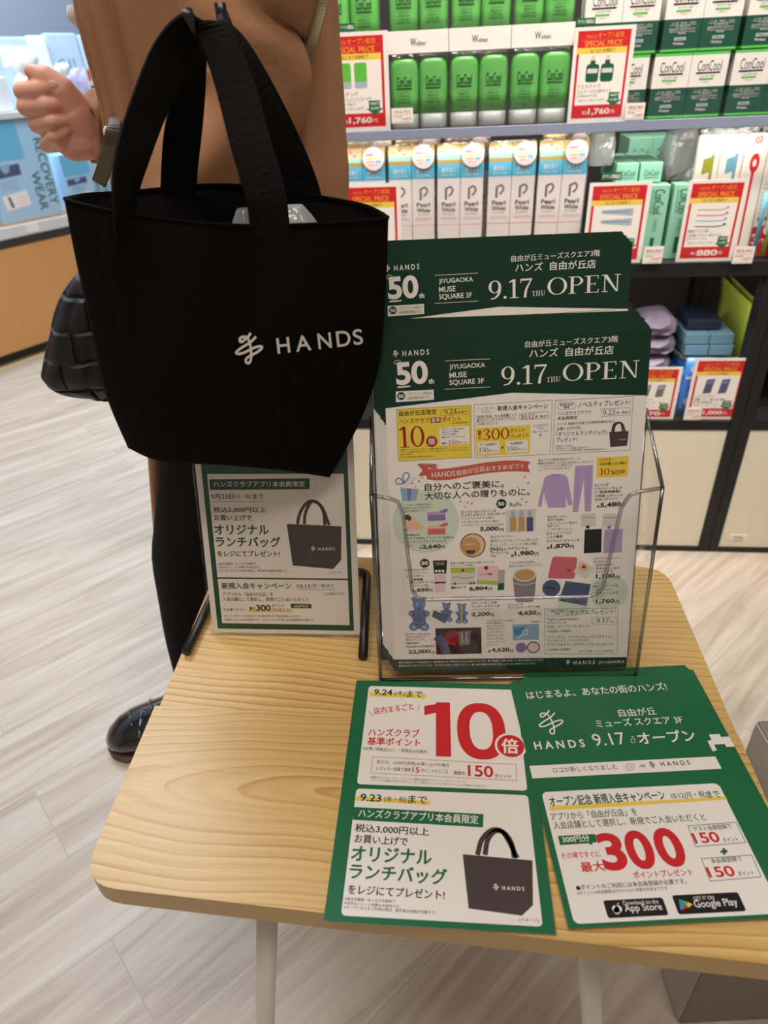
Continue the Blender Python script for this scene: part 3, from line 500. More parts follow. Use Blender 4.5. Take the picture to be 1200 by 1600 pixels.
def make_card_left():
    F = Sheet([(563, 1063), (820, 1071.4), (868, 1460), (515, 1441)], [(0, 210), (148, 210), (148, 0), (0, 0)])
    F.base(148, 210, 0.00014, 'W', 'g'); F.view(500, 1040, 3.243)
    a, b, c, d = F.m(240, 95), F.m(178, 600), F.m(172, 622), F.m(95, 1268)
    F.mmrr(8, b[1], 140, a[1], 3, 'W', 2); F.mmrr(8, d[1], 140, c[1], 3, 'W', 2)
    F.poly([(252, 127), (540, 142), (535, 162), (250, 149)], 'Y', 3); F.t('9.24', 272, 142, 366, 146, 30, 'G', .02); F.t('(木)', 378, 149, 433, 151, 28, 'G', .008); F.t('まで', 440, 154, 520, 157, 32, 'G', .015)
    F.line(247, 225, 268, 252, 'r', .5); F.line(505, 192, 495, 226, 'r', .5); F.t('店内まるごと', 275, 243, 478, 218, 34, 'r', .012)
    F.t('ハンズクラブ', 245, 352, 505, 360, 38, 'r', .02); F.t('基準ポイント', 240, 399, 510, 410, 40, 'r', .02)
    F.quads(pg((.45, 0), (1, 0), (1, 1), (.45, 1)) + pg((.0, .74), (.5, .80), (.82, 1), (.0, .92)), 527, 458, 667, 462, 278, 'r'); F.quads([[np.array([.5 + (.5 if k in (1, 2) else .24) * math.copysign(abs(math.cos(a)) ** .85, math.cos(a)), .5 + (.5 if k in (1, 2) else .335) * math.copysign(abs(math.sin(a)) ** .85, math.sin(a))]) for k, a in ((0, 2 * math.pi * i / 48), (1, 2 * math.pi * i / 48), (2, 2 * math.pi * (i + 1) / 48), (3, 2 * math.pi * (i + 1) / 48))] for i in range(48)], 703, 474, 957, 480, 288, 'r'); F.circ(967, 408, 80, 'W', 9); F.circ(967, 408, 68, 'r', 10); F.t('倍', 925, 444, 1008, 448, 74, 'W', .03, 12)
    F.t('※お買い得商品など、一部商品は対象外。', 218, 426, 550, 446, 18, 'k', .003)
    F.box([(268, 460), (995, 503), (998, 585), (260, 543)], 'r', .4)
    F.t('例えば、3,000円(税抜)お買い上げの場合', 288, 498, 658, 518, 21, 'k', .004); F.t('レギュラー会員で通常', 288, 529, 462, 538, 20, 'k', .004); F.t('15', 470, 541, 505, 543, 27, 'r', .018); F.t('ポイントのところ', 513, 541, 650, 549, 21, 'k', .004); F.t('期間中、', 680, 554, 745, 559, 20, 'k', .006); F.t('150', 752, 562, 880, 569, 58, 'r', .018); F.t('ポイント!', 888, 570, 972, 574, 20, 'k', .008)
    F.t('※基準ポイントは、ゲスト・レギュラー会員は200円で1ポイント、シルバー・ゴールド・', 255, 571, 755, 597, 12, 'e', 0); F.t('プレミアム会員は100円で1ポイントです。※他のポイントアップキャンペーンとの併用はできません。', 265, 585, 845, 620, 12, 'e', 0)
    F.poly([(186, 662), (562, 688), (558, 708), (182, 684)], 'Y', 3); F.t('9.23', 205, 687, 312, 693, 38, 'G', .02); F.t('(水・祝)', 328, 694, 440, 700, 34, 'G', .01); F.t('まで', 450, 698, 545, 703, 40, 'G', .015)
    F.poly([(172, 717), (830, 755), (828, 822), (170, 783)], 'g', 3); F.t('ハンズクラブアプリ本会員限定', 196, 770, 805, 806, 44, 'W', .016)
    F.t('税込3,000円以上', 180, 845, 555, 867, 42, 'k', .018); F.t('お買い上げで', 178, 899, 447, 917, 42, 'k', .018); F.t('オリジナル', 162, 990, 568, 1012, 74, 'g', .03); F.t('ランチバッグ', 152, 1082, 645, 1114, 78, 'g', .03); F.t('をレジにてプレゼント!', 146, 1158, 635, 1188, 46, 'k', .02)
    for i, l in enumerate(('※各日先着順・なくなり次第終了', '※当日のレシート合算のみ有効です。', '※クーポンなどをご利用の際は、割引後の金額が対象です。')): F.t(l, 131 - i * 2, 1192 + i * 21, 131 + (255, 282, 462)[i], 1207 + i * 26 + (0, 0, 4)[i], 17, 'k', .002)
    lunch_bag_picture(F, [(726, 958), (1076, 990), (1078, 1215), (1022, 1268), (756, 1232)], [(800, 962), (822, 885), (868, 838), (915, 838), (950, 880), (1000, 978)], [(838, 962), (852, 885), (890, 842), (935, 850), (972, 905), (985, 978)], 'f', 4, 3.6)
    F.t('H A N D S', 925, 1139, 1035, 1143, 20, 'W', .02); F.mark(880, 1142, 910, 1143, 36)
    F.t('(イメージ)', 1010, 1300, 1110, 1306, 24, 'k', .003)
    return F

def make_card_right():
    F = Sheet([(796, 1067.6), (1052, 1054.5), (1246.5, 1433), (888, 1451.5)], [(0, 210), (148, 210), (148, 0), (0, 0)])
    F.base(148, 210, 0.00014, 'W', 'g'); F.view(790, 1030, 2.927)
    a, b = F.m(102, 488), F.m(118, 545); F.mmpoly([(0, b[1]), (148, b[1]), (148, a[1]), (0, a[1])], 'W', 2)
    F.t('はじまるよ、あなたの街のハンズ!', 100, 184, 742, 142, 36, 'W', .012)
    F.mark(163, 348, 282, 341, 112, 'W', .05); F.t('H A N D S', 135, 414, 366, 402, 36, 'W', .02)
    F.t('自由が丘', 522, 264, 692, 254, 34, 'W', .012); F.t('ミューズ スクエア 3F', 418, 312, 814, 292, 34, 'W', .012); F.t('9.17', 408, 398, 556, 388, 54, 'W', .0); F.t('T', 574, 362, 592, 358, 7, 'W', .0); F.t('H', 574, 372, 592, 369, 7, 'W', .0); F.t('U', 576, 384, 594, 381, 7, 'W', .0); F.t('オープン', 615, 388, 876, 372, 50, 'W', .022)
    F.t('ロゴが新しくなりました', 220, 520, 513, 503, 24, 'k', .004)
    F.arc([(550, 492), (560, 478), (582, 480), (588, 492), (580, 504), (558, 508), (550, 492)], 'e', .35, 7); F.line(560, 490, 582, 488, 'e', .3, 7); F.line(562, 498, 580, 496, 'e', .3, 7)
    F.poly([(612, 484), (626, 483), (626, 478), (642, 487), (627, 498), (627, 492), (612, 493)], 'E', 7); F.mark(664, 500, 690, 498, 32, 'k'); F.t('H A N D S', 712, 490, 845, 482, 20, 'k', .01)
    t0, b0 = F.m(160, 608), F.m(310, 1212); F.mmrr(t0[0] + .5, b0[1], 140, t0[1], 4, 'W', 2)
    F.poly([(198, 672), (1006, 628), (1012, 642), (202, 692)], 'Y', 3); F.t('オープン記念 新規入会キャンペーン', 206, 675, 735, 643, 46, 'G', .022); F.t('10.12(月・祝)', 764, 644, 926, 635, 32, 'G', .01); F.t('まで', 928, 635, 985, 632, 30, 'G', .015)
    F.t('アプリから「自由が丘店」を', 210, 738, 605, 714, 34, 'G', .01); F.t('入会店舗として選択し、新規でご入会いただくと', 222, 778, 920, 738, 34, 'G', .01)
    F.poly([(238, 808), (408, 799), (418, 836), (395, 840), (398, 852), (378, 842), (248, 850)], 'g', 3); F.t('300円分', 262, 840, 386, 832, 29, 'W', .02)
    F.t('その場ですぐに', 257, 914, 436, 904, 28, 'r', .012); F.t('最大', 350, 974, 456, 968, 44, 'r', .022); F.t('3', 455, 970, 572, 964, 168, 'r', .035); F.t('0', 582, 964, 706, 957, 172, 'r', .035); F.t('0', 722, 955, 848, 946, 172, 'r', .035); F.t('ポイントプレゼント', 588, 1003, 860, 987, 30, 'r', .016)
    F.box([(833, 762), (1053, 745), (1097, 838), (868, 857)], 'U', .45); F.t('ゲスト会員登録で', 862, 788, 1036, 773, 21, 'k', .006); F.t('150', 868, 844, 985, 836, 46, 'r', .018); F.t('ポイント', 998, 838, 1068, 832, 20, 'k', .006)
    F.poly([(990, 864), (1002, 863), (1004, 872), (1013, 872), (1015, 883), (1006, 884), (1007, 893), (995, 894), (994, 885), (983, 886), (981, 875), (992, 874)], 'U', 3)
    F.box([(895, 912), (1125, 895), (1168, 995), (935, 1015)], 'U', .45); F.t('本会員登録で', 944, 935, 1084, 922, 21, 'k', .006); F.t('150', 933, 1000, 1055, 992, 46, 'r', .018); F.t('ポイント', 1068, 992, 1138, 985, 20, 'k', .006)
    F.circ(331, 1047, 10, 'k', 4); F.t('ポイントのご利用には本会員登録が必要です。', 345, 1056, 830, 1027, 24, 'k', .01); F.t('※ポイントの有効期限は付与から3ヶ月後の月末までです', 328, 1080, 742, 1055, 17, 'k', 0)
    a, b = F.m(458, 1103), F.m(746, 1172); F.mmrr(a[0] - 2, F.m(475, 1185)[1], b[0], a[1], 1.6, 'K', 4); a, b = F.m(768, 1080), F.m(1100, 1150); F.mmrr(a[0] - 1.4, F.m(796, 1168)[1], b[0], a[1], 1.6, 'K', 4)
    F.t('Download on the', 540, 1126, 700, 1117, 19, 'W', .0); F.t('App Store', 550, 1165, 722, 1156, 40, 'W', .01); F.circ(503, 1144, 17, 'W', 7); F.circ(515, 1142, 16, 'W', 7); F.circ(507, 1152, 15, 'W', 7); F.poly([(506, 1122), (516, 1113), (515, 1122)], 'W', 7)
    F.poly([(791, 1098), (824, 1122), (800, 1150)], 'a', 7); F.poly([(791, 1098), (836, 1112), (824, 1124)], 'u', 7); F.poly([(836, 1112), (854, 1122), (838, 1136), (824, 1124)], 'Y', 7); F.poly([(800, 1150), (824, 1123), (838, 1136)], 'r', 7)
    F.t('GET IT ON', 862, 1104, 955, 1098, 16, 'W', .004); F.t('Google Play', 872, 1148, 1070, 1136, 42, 'W', .01)
    return F

def make_popup_print():
    F = Sheet([(312.5, 729), (558.7, 729), (563, 990), (333, 986)], [(0, 166), (148, 166), (148, 0), (0, 0)])
    F.base(148, 202, 0.0004); F.view(300, 690, 4)
    a = F.m(125, 1160); b = F.m(1015, 1160)
    F.mmpoly([(5.5, a[1]), (142, a[1]), (142, 196), (5.5, 196)], 'G', 1)
    p, q, r, s = F.m(150, 830), F.m(980, 170), F.m(165, 1125), F.m(990, 850)
    F.mmpoly([(10.5, p[1]), (138, p[1]), (138, q[1]), (10.5, q[1])], 'W', 2); F.mmpoly([(10.5, r[1]), (138, r[1]), (138, s[1]), (10.5, s[1])], 'W', 2)
    F.poly([(132, 204), (757, 198), (755, 268), (135, 272)], 'G', 3); F.t('ハンズクラブアプリ本会員限定', 160, 252, 728, 252, 36, 'W', .014)
    F.t('9月23日', 144, 331, 284, 330, 34, 'k', .014); F.t('(水・祝)', 292, 331, 390, 330, 30, 'k', .008); F.t('まで', 402, 330, 468, 329, 32, 'k', .016); F.line(143, 346, 478, 345, 'k', .4)
    F.t('税込3,000円以上', 156, 417, 482, 417, 36, 'k', .018); F.t('お買い上げで', 160, 467, 392, 468, 36, 'k', .018); F.t('オリジナル', 160, 554, 496, 556, 60, 'G', .03); F.t('ランチバッグ', 168, 634, 568, 637, 64, 'G', .03); F.t('をレジにてプレゼント!', 174, 696, 562, 698, 36, 'k', .02)
    for i, l in enumerate(('※各日先着順・なくなり次第終了', '※当日のレシート合算のみ有効です。', '※クーポンなどをご利用の際は、割引後の金額が対象です。')): F.t(l, 175, 751 + i * 22, 175 + (238, 265, 436)[i], 751 + i * 23, 15, 'k', .002)
    lunch_bag_picture(F, [(608, 488), (948, 505), (942, 720), (892, 778), (640, 755)], [(675, 490), (692, 420), (735, 355), (780, 345), (830, 385), (872, 498)], [(718, 490), (726, 420), (760, 352), (800, 352), (838, 410), (845, 498)], 'f', 4, 3.0)
    F.t('H A N D S', 802, 660, 905, 658, 20, 'W', .02); F.mark(756, 664, 786, 664, 34); F.t('(イメージ)', 870, 811, 943, 811, 18, 'k', .003)
    F.t('新規入会キャンペーン', 196, 905, 628, 906, 40, 'G', .022); F.t('10.12', 667, 899, 748, 899, 24, 'k', .01); F.t('(月・祝)まで', 756, 899, 895, 899, 26, 'k', .01); F.line(665, 909, 900, 909, 'k', .35)
    F.t('アプリから「自由が丘店」を', 200, 951, 515, 952, 24, 'k', .008); F.t('入会店舗として選択し、新規でご入会いただくと', 200, 983, 736, 985, 24, 'k', .008); F.t('その場ですぐに', 204, 1048, 338, 1048, 18, 'k', .01)
    F.poly([(357, 1040), (628, 1041), (628, 1054), (357, 1054)], 'Y', 3); F.t('最大', 365, 1040, 404, 1040, 20, 'k', .015); F.t('300', 408, 1047, 498, 1047, 40, 'k', .03); F.t('ポイント', 505, 1020, 582, 1020, 18, 'k', .012); F.t('プレゼント!', 505, 1046, 618, 1046, 19, 'k', .012)
    F.rr(622, 1000, 752, 1031, 'G', 3, 1.2); F.t('300円分', 642, 1027, 735, 1027, 21, 'i', .015)
    for i, l in enumerate(('※ボーナスポイントは付与から3カ月後の月末までが有効期限となります。', '※会員からのご入会は対象外です。※ポイントのご利用には本会員登録が必要です。')): F.t(l, 204, 1086 + i * 24, 204 + (480, 565)[i], 1088 + i * 24, 14, 'k', .002)
    F.t('ご入会はこちら', 828, 945, 955, 945, 18, 'k', .006)
    return F
# ================================================================== the room
def wood_floor():
    m = bpy.data.materials.new('pale_plank_floor'); m.use_nodes = True; nt = m.node_tree; L = nt.links; b = nt.nodes['Principled BSDF']
    tc = nt.nodes.new('ShaderNodeTexCoord'); mp = nt.nodes.new('ShaderNodeMapping'); mp.inputs['Rotation'].default_value = (0, 0, math.radians(-40))
    L.new(tc.outputs['Object'], mp.inputs['Vector'])
    br = nt.nodes.new('ShaderNodeTexBrick'); br.inputs['Scale'].default_value = 1; br.inputs['Brick Width'].default_value = 0.92; br.inputs['Row Height'].default_value = 0.15
    br.inputs['Mortar Size'].default_value = 0.0009; br.inputs['Mortar Smooth'].default_value = 0.3; br.offset = 0.37; br.inputs['Color1'].default_value = (0.35, 0.35, 0.35, 1); br.inputs['Color2'].default_value = (0.65, 0.65, 0.65, 1); br.inputs['Mortar'].default_value = (0.5, 0.5, 0.5, 1)
    L.new(mp.outputs[0], br.inputs['Vector'])
    st = nt.nodes.new('ShaderNodeMapping'); st.inputs['Scale'].default_value = (1.1, 13, 1); L.new(mp.outputs[0], st.inputs['Vector'])
    ad = nt.nodes.new('ShaderNodeVectorMath'); ad.operation = 'ADD'; sc = nt.nodes.new('ShaderNodeVectorMath'); sc.operation = 'SCALE'; sc.inputs['Scale'].default_value = 40
    L.new(br.outputs['Color'], sc.inputs[0]); L.new(st.outputs[0], ad.inputs[0]); L.new(sc.outputs[0], ad.inputs[1])
    n = nt.nodes.new('ShaderNodeTexNoise'); n.inputs['Scale'].default_value = 2.2; n.inputs['Detail'].default_value = 8; n.inputs['Roughness'].default_value = 0.62; n.inputs['Distortion'].default_value = 1.1
    L.new(ad.outputs[0], n.inputs['Vector'])
    cr = nt.nodes.new('ShaderNodeValToRGB'); e = cr.color_ramp.elements; e[0].position = 0.28; e[0].color = lin('#a89887'); e[1].position = 0.72; e[1].color = lin('#d9cfc2')
    q = cr.color_ramp.elements.new(0.5); q.color = lin('#c4b7a8')
    L.new(n.outputs['Fac'], cr.inputs[0])
    hs = nt.nodes.new('ShaderNodeHueSaturation'); mr = nt.nodes.new('ShaderNodeMapRange'); mr.inputs['To Min'].default_value = 0.92; mr.inputs['To Max'].default_value = 1.08
    L.new(br.outputs['Color'], mr.inputs['Value']); L.new(mr.outputs[0], hs.inputs['Value']); L.new(cr.outputs[0], hs.inputs['Color'])
    mx = nt.nodes.new('ShaderNodeMixRGB'); mx.inputs[2].default_value = lin('#b0a498'); L.new(br.outputs['Fac'], mx.inputs[0]); L.new(hs.outputs[0], mx.inputs[1])
    L.new(mx.outputs[0], b.inputs['Base Color']); b.inputs['Roughness'].default_value = 0.42; b.inputs['Specular IOR Level'].default_value = 0.35
    return m
def table_wood(phase=0.0, seed=0.0, x0=-.02, y0=-.115):
    m = bpy.data.materials.new('oak_print_laminate'); m.use_nodes = True; nt = m.node_tree; L = nt.links; b = nt.nodes['Principled BSDF']
    tc = nt.nodes.new('ShaderNodeTexCoord'); mp = nt.nodes.new('ShaderNodeMapping'); mp.inputs['Rotation'].default_value = (0, 0, math.radians(8)); mp.inputs['Location'].default_value = (seed, 0, 0); L.new(tc.outputs['Object'], mp.inputs['Vector'])
    def noise(sx, sy, scale, detail=3, dist=0.0):
        s = nt.nodes.new('ShaderNodeMapping'); s.inputs['Scale'].default_value = (sx, sy, 1); L.new(mp.outputs[0], s.inputs['Vector'])
        n = nt.nodes.new('ShaderNodeTexNoise'); n.inputs['Scale'].default_value = scale; n.inputs['Detail'].default_value = detail; n.inputs['Distortion'].default_value = dist; L.new(s.outputs[0], n.inputs['Vector']); return n
    # gently bent coordinate, then narrow growth-ring bands across the depth of the board
    warp = noise(1.6, 3.2, 2.3, 2); sep = nt.nodes.new('ShaderNodeSeparateXYZ'); L.new(mp.outputs[0], sep.inputs[0])
    w2 = nt.nodes.new('ShaderNodeMath'); w2.operation = 'MULTIPLY_ADD'; w2.inputs[1].default_value = 0.04; L.new(warp.outputs['Fac'], w2.inputs[0]); L.new(sep.outputs['Y'], w2.inputs[2])
    cmb = nt.nodes.new('ShaderNodeCombineXYZ')
    def mth(op, a, b=None):
        n = nt.nodes.new('ShaderNodeMath'); n.operation = op
        for i, v in enumerate((a, b)):
            if v is None: continue
            if isinstance(v, (int, float)): n.inputs[i].default_value = v
            else: L.new(v, n.inputs[i])
        return n.outputs[0]
    ey = mth('SUBTRACT', w2.outputs[0], y0 + .02); ex = mth('MULTIPLY', mth('SUBTRACT', sep.outputs['X'], x0 + seed), .13)      # cathedral grain: long nested ovals round the heart of the board
    L.new(mth('SQRT', mth('ADD', mth('MULTIPLY', ey, ey), mth('MULTIPLY', ex, ex))), cmb.inputs['Y'])
    wv = nt.nodes.new('ShaderNodeTexWave'); wv.wave_type = 'BANDS'; wv.bands_direction = 'Y'; wv.wave_profile = 'SAW'; wv.inputs['Scale'].default_value = 40; wv.inputs['Distortion'].default_value = 0.9; wv.inputs['Detail'].default_value = 2; wv.inputs['Detail Scale'].default_value = 0.5; wv.inputs['Phase Offset'].default_value = phase
    L.new(cmb.outputs[0], wv.inputs['Vector'])
    cr = nt.nodes.new('ShaderNodeValToRGB'); e = cr.color_ramp.elements; e[0].position = 0.0; e[0].color = lin('#e0bd7f'); e[1].position = 1.0; e[1].color = lin('#cb9e5c')
    q = e.new(0.55); q.color = lin('#d7ae6b'); q = e.new(0.86); q.color = lin('#c59554'); q = e.new(0.95); q.color = lin('#b07d42')
    wv2 = nt.nodes.new('ShaderNodeTexWave'); wv2.wave_type = 'BANDS'; wv2.bands_direction = 'Y'; wv2.wave_profile = 'SIN'; wv2.inputs['Scale'].default_value = 71; wv2.inputs['Distortion'].default_value = 1.4; wv2.inputs['Detail'].default_value = 2; wv2.inputs['Detail Scale'].default_value = 0.4; L.new(cmb.outputs[0], wv2.inputs['Vector'])
    m1 = nt.nodes.new('ShaderNodeMath'); m1.operation = 'MULTIPLY_ADD'; m1.inputs[1].default_value = .55; m1.inputs[2].default_value = 0; L.new(wv2.outputs['Fac'], m1.inputs[0])
    pick = noise(0.9, 9, 2.6, 2); pr = nt.nodes.new('ShaderNodeMapRange'); pr.inputs['From Min'].default_value = .36; pr.inputs['From Max'].default_value = .62; pr.inputs['To Min'].default_value = .38; pr.inputs['To Max'].default_value = 1.0; L.new(pick.outputs['Fac'], pr.inputs['Value'])
    mw = nt.nodes.new('ShaderNodeMixRGB'); L.new(pr.outputs[0], mw.inputs[0]); L.new(m1.outputs[0], mw.inputs[1]); L.new(wv.outputs['Fac'], mw.inputs[2])
    L.new(mw.outputs[0], cr.inputs[0])
    big = noise(0.8, 5, 1.7, 2); hs = nt.nodes.new('ShaderNodeHueSaturation'); mr = nt.nodes.new('ShaderNodeMapRange'); mr.inputs['From Min'].default_value = .3; mr.inputs['From Max'].default_value = .7; mr.inputs['To Min'].default_value = 0.93; mr.inputs['To Max'].default_value = 1.08
    L.new(big.outputs['Fac'], mr.inputs['Value']); L.new(mr.outputs[0], hs.inputs['Value'])
    fine = noise(4, 150, 2.0, 4); mx = nt.nodes.new('ShaderNodeMixRGB'); mx.blend_type = 'SOFT_LIGHT'; mx.inputs[0].default_value = 0.35; L.new(cr.outputs[0], mx.inputs[1]); L.new(fine.outputs['Fac'], mx.inputs[2])
    L.new(mx.outputs[0], hs.inputs['Color']); L.new(hs.outputs[0], b.inputs['Base Color']); b.inputs['Roughness'].default_value = 0.36; b.inputs['Specular IOR Level'].default_value = 0.4
    return m
def plane(name, P, m, kind='structure'):
    mb = MB(); mb.add(P, [tuple(range(len(P)))], m); return tag(mb.build(name), kind=kind)
M_WALL = mat('wall_paint', '#d9d2c8', .8); M_CEIL = mat('ceiling_paint', '#e6e2dc', .9)
X0, X1, Y0, Y1, ZC = -3.6, 2.6, -2.2, 4.6, 2.8
mb = MB(); mb.box2((X0, Y0, -0.05), (X1, Y1, 0), wood_floor()); tag(mb.build('floor'), kind='structure')
mb = MB(); mb.box2((X0, Y0, ZC), (X1, Y1, ZC + .05), M_CEIL); tag(mb.build('ceiling'), kind='structure')
for nm, a, b in (('wall_left', (X0 - .1, Y0, 0), (X0, Y1, ZC)), ('wall_right', (X1, Y0, 0), (X1 + .1, Y1, ZC)), ('wall_back', (X0, Y1, 0), (X1, Y1 + .1, ZC)), ('wall_front', (X0, Y0 - .1, 0), (X1, Y0, ZC))):
    mb = MB(); mb.box2(a, b, M_WALL); tag(mb.build(nm), kind='structure')

BLK = mat('black_painted_steel', '#1d1c1e', .45, spec=.4); CRM = mat('cream_laminate', '#e9dfcb', .5); DARKBACK = mat('dark_back_board', '#3a3432', .7)
ACR = film('clear_acrylic', '#ffffff', .05, .04); ACR_EDGE = mat('acrylic_edge', '#8d97b0', .12, spec=.8)
# ------------------------------------------------------------------ gondola shelving on the right
zA = S(868, 194, 0).z; zB = S(1100, 410, 0).z; zB0 = S(1100, 433, 0).z; zC1 = S(1100, 657, 0).z; zC0 = S(1100, 673, 0).z
uL = S(1090, 861, 0).x; uM = uL + .021; uR = S(1124, 861, 0).x
DEP = 0.42
def gondola(u0, u1, label, badge=False):
    r = root('gondola_shelf', SM @ Vector((u0, 0, 0)), label, 'shelf'); X = SM
    def part(nm, boxes, m, bev=.0015):
        mb = MB()
        for a, b in boxes: mb.box2(a, b, m)
        return mb.build(nm, r, xform=X, bevel=bev)
    w = uM - uL
    for u in (u0, u1 - w):
        part('upright', [((u, 0, 0), (u + w, .04, 1.9))], BLK); part('upright', [((u, DEP - .04, 0), (u + w, DEP, 1.9))], BLK)
        part('side_rail', [((u + .004, .04, zB0), (u + w - .004, DEP - .04, zB0 + .03))], BLK)
    a, b = u0 + w, u1 - w
    part('back_panel', [((a, DEP - .012, .05), (b, DEP, 1.9))], DARKBACK)
    part('shelf_board', [((a, .002, zB0), (b, DEP - .015, zB))], BLK)
    part('shelf_board', [((a, .002, zC0), (b, DEP - .015, zC1))], BLK)
    tb = part('shelf_board', [((a, .0, zA - .012), (b, DEP - .015, zA))], ACR, .001); tb['label'] = 'clear acrylic shelf board'
    part('board_edge', [((a, -.004, zA - .014), (b, .0, zA + .001))], ACR_EDGE, .001)
    part('shelf_board', [((a, .002, 1.245), (b, DEP - .015, 1.26))], BLK)
    for z, h in ((zA, .034), (zB, .03), (zC1, .03)): part('shelf_lip', [((a, -.003, z), (b, -.001, z + h))], ACR, 0)
    part('bottom_rail', [((a, .0, .0), (b, .03, .012))], BLK)
    cp = part('cabinet_panel', [((a, .004, .012), (b, .022, zC0 - .001))], CRM, .001)
    if badge:
        p0 = S(1141, 840, .003); mb = MB(); mb.box2((p0.x, .0025, p0.z - .006), (p0.x + .034, .004, p0.z + .009), ink('W')); lb = mb.build('label', r, xform=X); lb.parent = cp; lb.location = lb.location - cp.location
        s2 = Sheet([(0, 0), (34, 0), (34, 15), (0, 15)], [(0, 15), (34, 15), (34, 0), (0, 0)]); s2.t('Weltec', 7, 11, 27, 11, 7, 'e', .01); s2.mb.build('label_print', cp, world=True, xform=SM @ Matrix.Translation((p0.x, .0024, p0.z - .006)) @ Matrix.Rotation(math.pi / 2, 4, 'X'))
    return r
uBL = S(445, 300, 0).x
gondola(uBL, uM, 'black framed shop shelving of oral care goods with cream cabinet panel below')
gondola(uM + .0006, uM + .95, 'black framed shop shelving bay cut off by the right edge of the photo', badge=True)
# lamps of the shelving itself: slim strips under each board
for z, e in ((zA - .02, .5), (1.235, 3.0), (zB0 - .01, .7)):
    o = area('shelf_lamp', SM @ Vector((.3, .006, z)), 0.75, e, (1, .95, .88), size_y=.012); o.rotation_euler = (math.radians(28), 0, SYAW)

# ------------------------------------------------------------------ folding table
FLc, BLc, BRc, FRc = Vector((-.2275, .268, 0)), Vector((-.196, .662, 0)), Vector((.306, .592, 0)), Vector((.264, .190, 0))
def quad_round(A, B, C, D, r, n=7):
    P = [A, B, C, D]; out = []
    for i in range(4):
        p = P[i]; a = (P[i - 1] - p).normalized(); b = (P[(i + 1) % 4] - p).normalized(); rr = r[i]
        p0, p1 = p + a * rr, p + b * rr
        for k in range(n): t = k / (n - 1); q = p0 * (1 - t) ** 2 + p * 2 * t * (1 - t) + p1 * t * t; out.append((q.x, q.y))
    return out
TW = table_wood(); TEDGE = mat('pale_edge_band', '#cfae7b', .45, noise=.04, scale=30); WHT = mat('white_powder_coated_steel', '#e8e4dd', .4)
tbl = root('folding_table', (.03, .43, 0), 'small wood-topped folding table on white metal legs holding the leaflets', 'table')
ls = at_z(234, 1103, T); lsx = ls.y
def lerp(a, b, t): return a + (b - a) * t
tl = (lsx - FLc.y) / (BLc.y - FLc.y); tr_ = tl + .03
ML, MR = lerp(FLc, BLc, tl), lerp(FRc, BRc, tr_)
mb = MB(); mb.prism(quad_round(FLc, ML, MR, FRc, (.028, .001, .001, .028)), T - .020, T, TW, rim=TEDGE); p1 = mb.build('front_board', tbl, bevel=.0022)
ofs = (BLc - FLc).normalized() * .0009; inn = (FRc - FLc).normalized() * .0035
mb = MB(); mb.prism(quad_round(ML + ofs + inn, BLc + inn, BRc, MR + ofs, (.001, .03, .03, .001)), T - .022, T - .0022, table_wood(2.0, 3.7, .3, .33), rim=TEDGE); mb.build('rear_board', tbl, bevel=.0015)
def leg(name, a, b, r=.0085): mb = MB(); mb.tube([a, lerp(Vector(a), Vector(b), .5), b], r, WHT, 14); return mb.build(name, tbl)
la = at_z(411, 1424, T - .02); lb = at_z(411, 1790, 0); lc = at_z(937, 1478, T - .02); ld = at_z(932, 1800, 0)
la = la + Vector((0, .028, -.003)); lc = lc + Vector((0, .028, -.003))
lb.z = ld.z = .006
leg('leg', la, lb); leg('leg', lc, ld)
le, lf_, lg, lh = Vector((-.11, .60, T - .025)), Vector((-.115, .62, .006)), Vector((.2, .555, T - .025)), Vector((.21, .58, .006))
leg('leg', le, lf_); leg('leg', lg, lh)
mb = MB(); mb.tube([lerp(lb, la, .12), lerp(ld, lc, .12)], .007, WHT); mb.build('foot_bar', tbl); mb = MB(); mb.tube([lerp(lf_, le, .12), lerp(lh, lg, .12)], .007, WHT); mb.build('foot_bar', tbl)
mb = MB(); mb.box((.03, .43, T - .0275), (.36, .05, .008), WHT); mb.build('under_frame', tbl)

# grey display plinth to the right of the table
GRY = mat('taupe_panel', '#8a8178', .55); GRY2 = mat('light_grey_panel', '#b9b2aa', .5)
c0 = at_z(1056, 1600, 0); c1 = at_z(1030, 1600, 0)
px_, py_ = c0.x + .004, c0.y
mb = MB(); mb.box2((px_, py_, 0), (px_ + .34, py_ + .055, T - .012), GRY); pl = mb.build('display_plinth', bevel=.002); tag(pl, 'grey display plinth panel beside the right edge of the wooden table', 'plinth')
mb = MB(); mb.box2((px_ - .0015, py_ + .002, 0.002), (px_, py_ + .053, T - .014), GRY2); q = mb.build('side_panel', pl); q['label'] = 'pale grey side panel'
